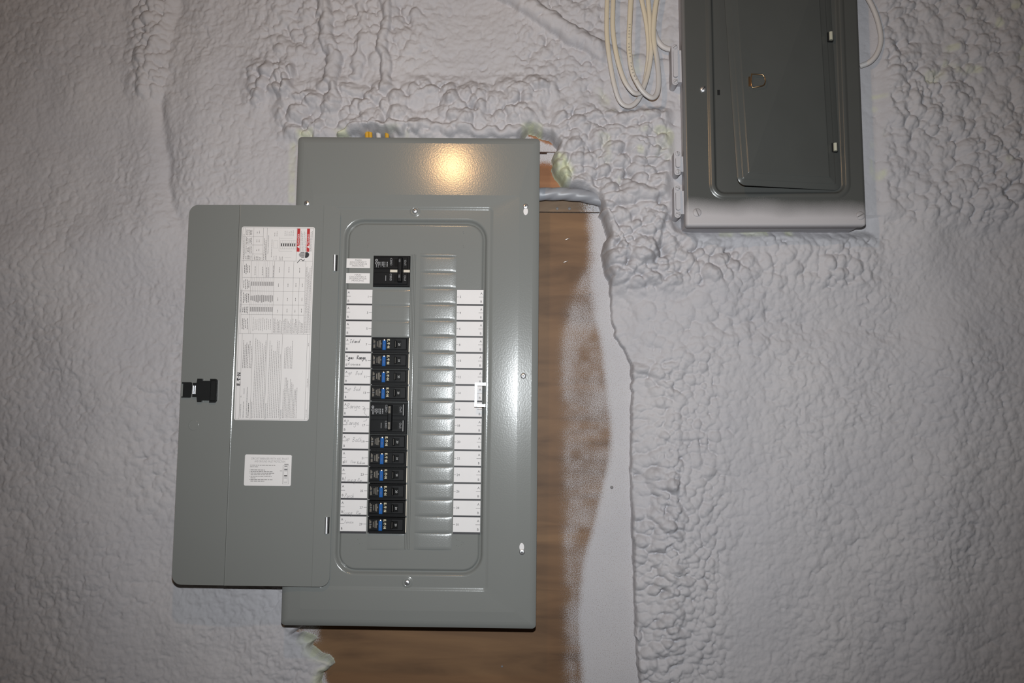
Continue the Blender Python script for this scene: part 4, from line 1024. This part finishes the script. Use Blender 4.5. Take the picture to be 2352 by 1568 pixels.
# door, hung a little askew and standing open a crack at its left edge
dxl, dxr, dzb, dzt = -0.0800, 0.0975, 0.0575, OZT - 0.068
k = MB(); dg = (dxl, dxr, dzb, dzt, 0.013); yD = F0 + 0.0030
k.loft([L(0, *dg, yD + 0.0012), L(0, *dg, yD), L(0.0006, *dg, yD - 0.0006), L(0.0086, *dg, yD - 0.0007), L(0.0094, *dg, yD - 0.0011), L(0.0100, *dg, yD - 0.0018), L(0.0110, *dg, yD - 0.0021), L(0.0186, *dg, yD - 0.0030), L(0.0194, *dg, yD - 0.0034), L(0.0200, *dg, yD - 0.0041), L(0.0212, *dg, yD - 0.0044)], 'old_grey_door', cap=True, cap0=True, smooth=True)
ang, tilt, hxr = 0.20, 0.020, dxr
def swing(p):
    x, y, z = p; u = x - hxr; t = (dzt - z) / (dzt - dzb); a = ang * (0.35 + 0.65 * t)
    x2 = hxr + u * math.cos(a) - (y - yD) * math.sin(-a); y2 = yD + u * math.sin(a) + (y - yD) * math.cos(a)
    return (x2 - tilt * (z - dzt), y2, z + tilt * (x2 - hxr) * 0.0)
k.v = [swing(p) for p in k.v]
odoor = k.build('door', old)
# faint round punch mark above the ring
k = MB(); n = 24; kx, kz = lo(1716, 156, F0 - 0.018)
ty = swing((kx, yD - 0.0044, kz))[1]
k.loft([[(kx + r_ * math.cos(2 * math.pi * i / n), ty + d_, kz + r_ * math.sin(2 * math.pi * i / n)) for i in range(n)] for r_, d_ in ((0.0080, 0.0004), (0.0074, -0.0004), (0.0066, 0.0003))], 'old_grey_door'); k.build('punch_mark', odoor)
# pull ring on the door
k = MB(); ry = F0 - 0.026
rp = [lo(px, py, ry) for px, py in ((1725, 171.5), (1750, 173), (1755, 179), (1757, 188), (1754, 196), (1750, 198.5), (1728, 203), (1724.5, 199), (1724, 186), (1725, 171.5))]
k.tube([(x, ry - 0.003, z) for x, z in rp], 0.00085, 'brass_wire', 8); k.build('pull_ring', odoor)
k = MB(); x, z = lo(1722, 186.5, ry); k.box(x - 0.0012, x + 0.0010, ry + 0.012, ry - 0.0005, z - 0.0075, z + 0.0075, 'brass_wire'); k.build('ring_staple', odoor)
for px, py, h in ((1906, 86, 0.0130), (1916, 340, 0.0125)):
    k = MB(); x, z = lo(px, py); k.box(x - 0.0046, x + 0.0046, F0 + 0.0058, F0 - 0.0030, z - h / 2 - 0.001, z + h / 2 + 0.001, 'hole_black')
    k.tube([(x, F0 - 0.0050, z - h / 2), (x, F0 - 0.0050, z), (x, F0 - 0.0050, z + h / 2)], 0.0030, 'hinge_pale', 10); k.build('hinge', old)
k = MB(); x, z = lo(1652, 210); k.box(x - 0.0021, x + 0.0021, F0 + 0.006, F0 + 0.0040, z - 0.0042, z + 0.0042, 'hole_black'); k.build('latch_slot', old)
for px, py, mm, cr in ((1615, 205, 'steel', 0.9), (1601, 488, 'old_grey_paint', -1.2), (1976, 495, 'old_grey_paint', 0.5)):
    k = MB(); x, z = lo(px, py); screw(k, x, z, F0, 0.0052 if mm == 'steel' else 0.0068, mm, cr, cross=False); k.build('screw', old)
# cable clamps on its left side, painted over with the foam
for j, (pc, py0, py1) in enumerate(((1550, 100, 195), (1556, 345, 402), (1556, 424, 500))):
    yC = -0.062; (x0, z1), (x1, z0) = lo(pc - 8, py0, yC), lo(pc + 8, py1, yC)
    k = MB(); k.prism(rr2(x0, x1, z0, z1, 0.0048, n=4), -0.025, yC, 'painted_foam', True)
    k.box(x1 - 0.004, OXL + 0.006, -0.025, yC + 0.008, z0 + 0.008, z1 - 0.008, 'painted_foam')
    cl = k.build('cable_clamp', old)
    k = MB(); k.prism(rr2(x0 + 0.002, x1 - 0.001, z0 + 0.012, z1 - 0.012, 0.003, n=3), yC, yC - 0.0045, 'painted_foam', True); k.build('clamp_strap', cl)
    for zz in (z0 + 0.0058, z1 - 0.0058):
        k = MB(); screw(k, (x0 + x1) / 2 + 0.0005, zz, yC, 0.0040, 'painted_foam', 0.7 + j, cross=False); k.build('clamp_screw', cl)

# ------------------------------------------------------------------ cables
m = bpy.data.materials.new('cable_cream'); m.use_nodes = True; nt = m.node_tree; b = nt.nodes['Principled BSDF']
tc = node(nt, 'ShaderNodeTexCoord').outputs['Object']; n = node(nt, 'ShaderNodeTexNoise'); n.inputs['Scale'].default_value = 14; n.inputs['Detail'].default_value = 5; nt.links.new(tc, n.inputs['Vector'])
sx = node(nt, 'ShaderNodeSeparateXYZ'); nt.links.new(tc, sx.inputs[0])
ad = node(nt, 'ShaderNodeMath', operation='MULTIPLY_ADD'); ad.inputs[1].default_value = 0.16; nt.links.new(n.outputs['Fac'], ad.inputs[0]); nt.links.new(sx.outputs['Z'], ad.inputs[2])
mr = node(nt, 'ShaderNodeMapRange'); mr.inputs['From Min'].default_value = 0.610; mr.inputs['From Max'].default_value = 0.680
xr_ = node(nt, 'ShaderNodeMapRange'); xr_.inputs['From Min'].default_value = 0.212; xr_.inputs['From Max'].default_value = 0.224; xr_.inputs['To Max'].default_value = 0.2; nt.links.new(sx.outputs['X'], xr_.inputs['Value'])
sb = node(nt, 'ShaderNodeMath', operation='SUBTRACT'); nt.links.new(ad.outputs[0], sb.inputs[0]); nt.links.new(xr_.outputs['Result'], sb.inputs[1]); nt.links.new(sb.outputs[0], mr.inputs['Value'])
nt.links.new(mixc(nt, mr.outputs['Result'], (0.46, 0.435, 0.425), (0.54, 0.47, 0.36)), b.inputs['Base Color']); b.inputs['Roughness'].default_value = 0.45
MATS['cable_cream'] = m
def cable(name, pts, r, material, label, cat='cable', group=None, flat=0.6, n=12, lobes=0, twist=0, k=8):
    "pts: pixel x, pixel y, distance y from the wall"
    P = [(*at(px, py, y)[:1], y, at(px, py, y)[1]) for px, py, y in pts]
    mb = MB(); mb.tube([tuple(p) for p in spline(P, k)], r, material, n, flat, lobes, twist)
    o = mb.build(name); o.location = (0, 0, ZC); return tag(o, label, cat, group)
GC = 'flat white cables looping beside the old panel'
cable('electrical_cable', [(1397, -60, -.05), (1394, 20, -.055), (1394, 80, -.058), (1400, 135, -.06), (1411, 195, -.058), (1424, 232, -.055), (1442, 244, -.052), (1460, 236, -.050), (1474, 212, -.048), (1485, 165, -.045), (1490, 110, -.045), (1484, 50, -.047), (1472, -10, -.05), (1466, -60, -.05)],
      0.0040, 'cable_cream', 'flat white cable forming the lowest and outermost loop beside the old panel', group=GC)
cable('electrical_cable', [(1410, -60, -.058), (1408, 10, -.062), (1408, 70, -.064), (1417, 130, -.066), (1432, 180, -.066), (1449, 207, -.064), (1462, 215, -.061), (1475, 207, -.057), (1489, 165, -.052), (1496, 110, -.052), (1493, 50, -.054), (1488, -10, -.056), (1486, -60, -.056)],
      0.0040, 'cable_cream', 'flat cream cable looping just inside the outermost one', group=GC)
c3 = cable('electrical_cable', [(1453, -60, -.078), (1449, 0, -.080), (1446, 60, -.082), (1445, 110, -.082), (1451, 160, -.082), (1466, 194, -.081), (1482, 215, -.078), (1499, 224, -.075), (1510, 212, -.071), (1513, 180, -.067), (1509, 135, -.063), (1501, 85, -.062), (1503, 35, -.063), (1511, -20, -.064), (1514, -60, -.064)],
      0.0043, 'cable_cream', 'flat cream cable with faint lettering, the loop nearest the old panel', group=GC)
k = MB(); word = 'TRADE UNDER PATENT'                       # faint maker's lettering along the jacket
for i, ch in enumerate(word):
    if ch == ' ': continue
    py = 56 + i * 7.4; px = np.interp(py, [50, 60, 110, 160, 194], [1446, 1446, 1445, 1451, 1466]); sl = np.interp(py, [60, 110, 150, 190], [-90, -91, -84, -65])
    x, z = at(px, py, -.0851); k.text(ch, x, z, -.0851, 0.0030, 'print_dim', rot=float(sl))
le = k.build('lettering', c3)
cable('electrical_cable', [(1502, 70, -.050), (1508, 88, -.051), (1519, 104, -.050), (1534, 112, -.048), (1552, 113, -.045)], 0.0048, 'cable_white', 'short white painted cable bending into the top clamp of the old panel', flat=0.8)
cable('electrical_cable', [(1972, -45, -.04), (1990, -10, -.05), (2006, 20, -.052), (2018, 55, -.052), (2023, 92, -.052), (2015, 122, -.052), (1998, 142, -.05), (1975, 152, -.044)], 0.0044, 'cable_white', 'white painted cable bowing out from the right side of the old panel', flat=0.9)
cable('electrical_cable', [(1215, 447, -.030), (1245, 446, -.030), (1280, 445, -.029), (1320, 447, -.028), (1352, 452, -.026), (1380, 460, -.022), (1410, 470, -.018)], 0.0098, 'cable_grey', 'thick twisted grey service cable running from the large panel into the foam', flat=1.0, n=28, lobes=3, twist=70, k=10)
for j, (px, y) in enumerate(((842, -.030), (850, -.031), (888, -.030))):
    cable('yellow_cable', [(px, 290, y), (px + .5, 302, y), (px + 1, 316, y), (px + 1, 335, y)], 0.0034, 'yellow_jacket',
          ('yellow cable above the large panel, leftmost of three', 'yellow cable above the large panel, middle of three', 'yellow cable above the large panel, rightmost of three')[j], group='yellow cables entering the top of the large panel', flat=0.7)
cable('electrical_cable', [(868, 290, -.028), (869, 303, -.028), (870, 318, -.028), (870, 335, -.028)], 0.0042, 'cable_white', 'white cable between the yellow ones above the large panel', flat=0.7)
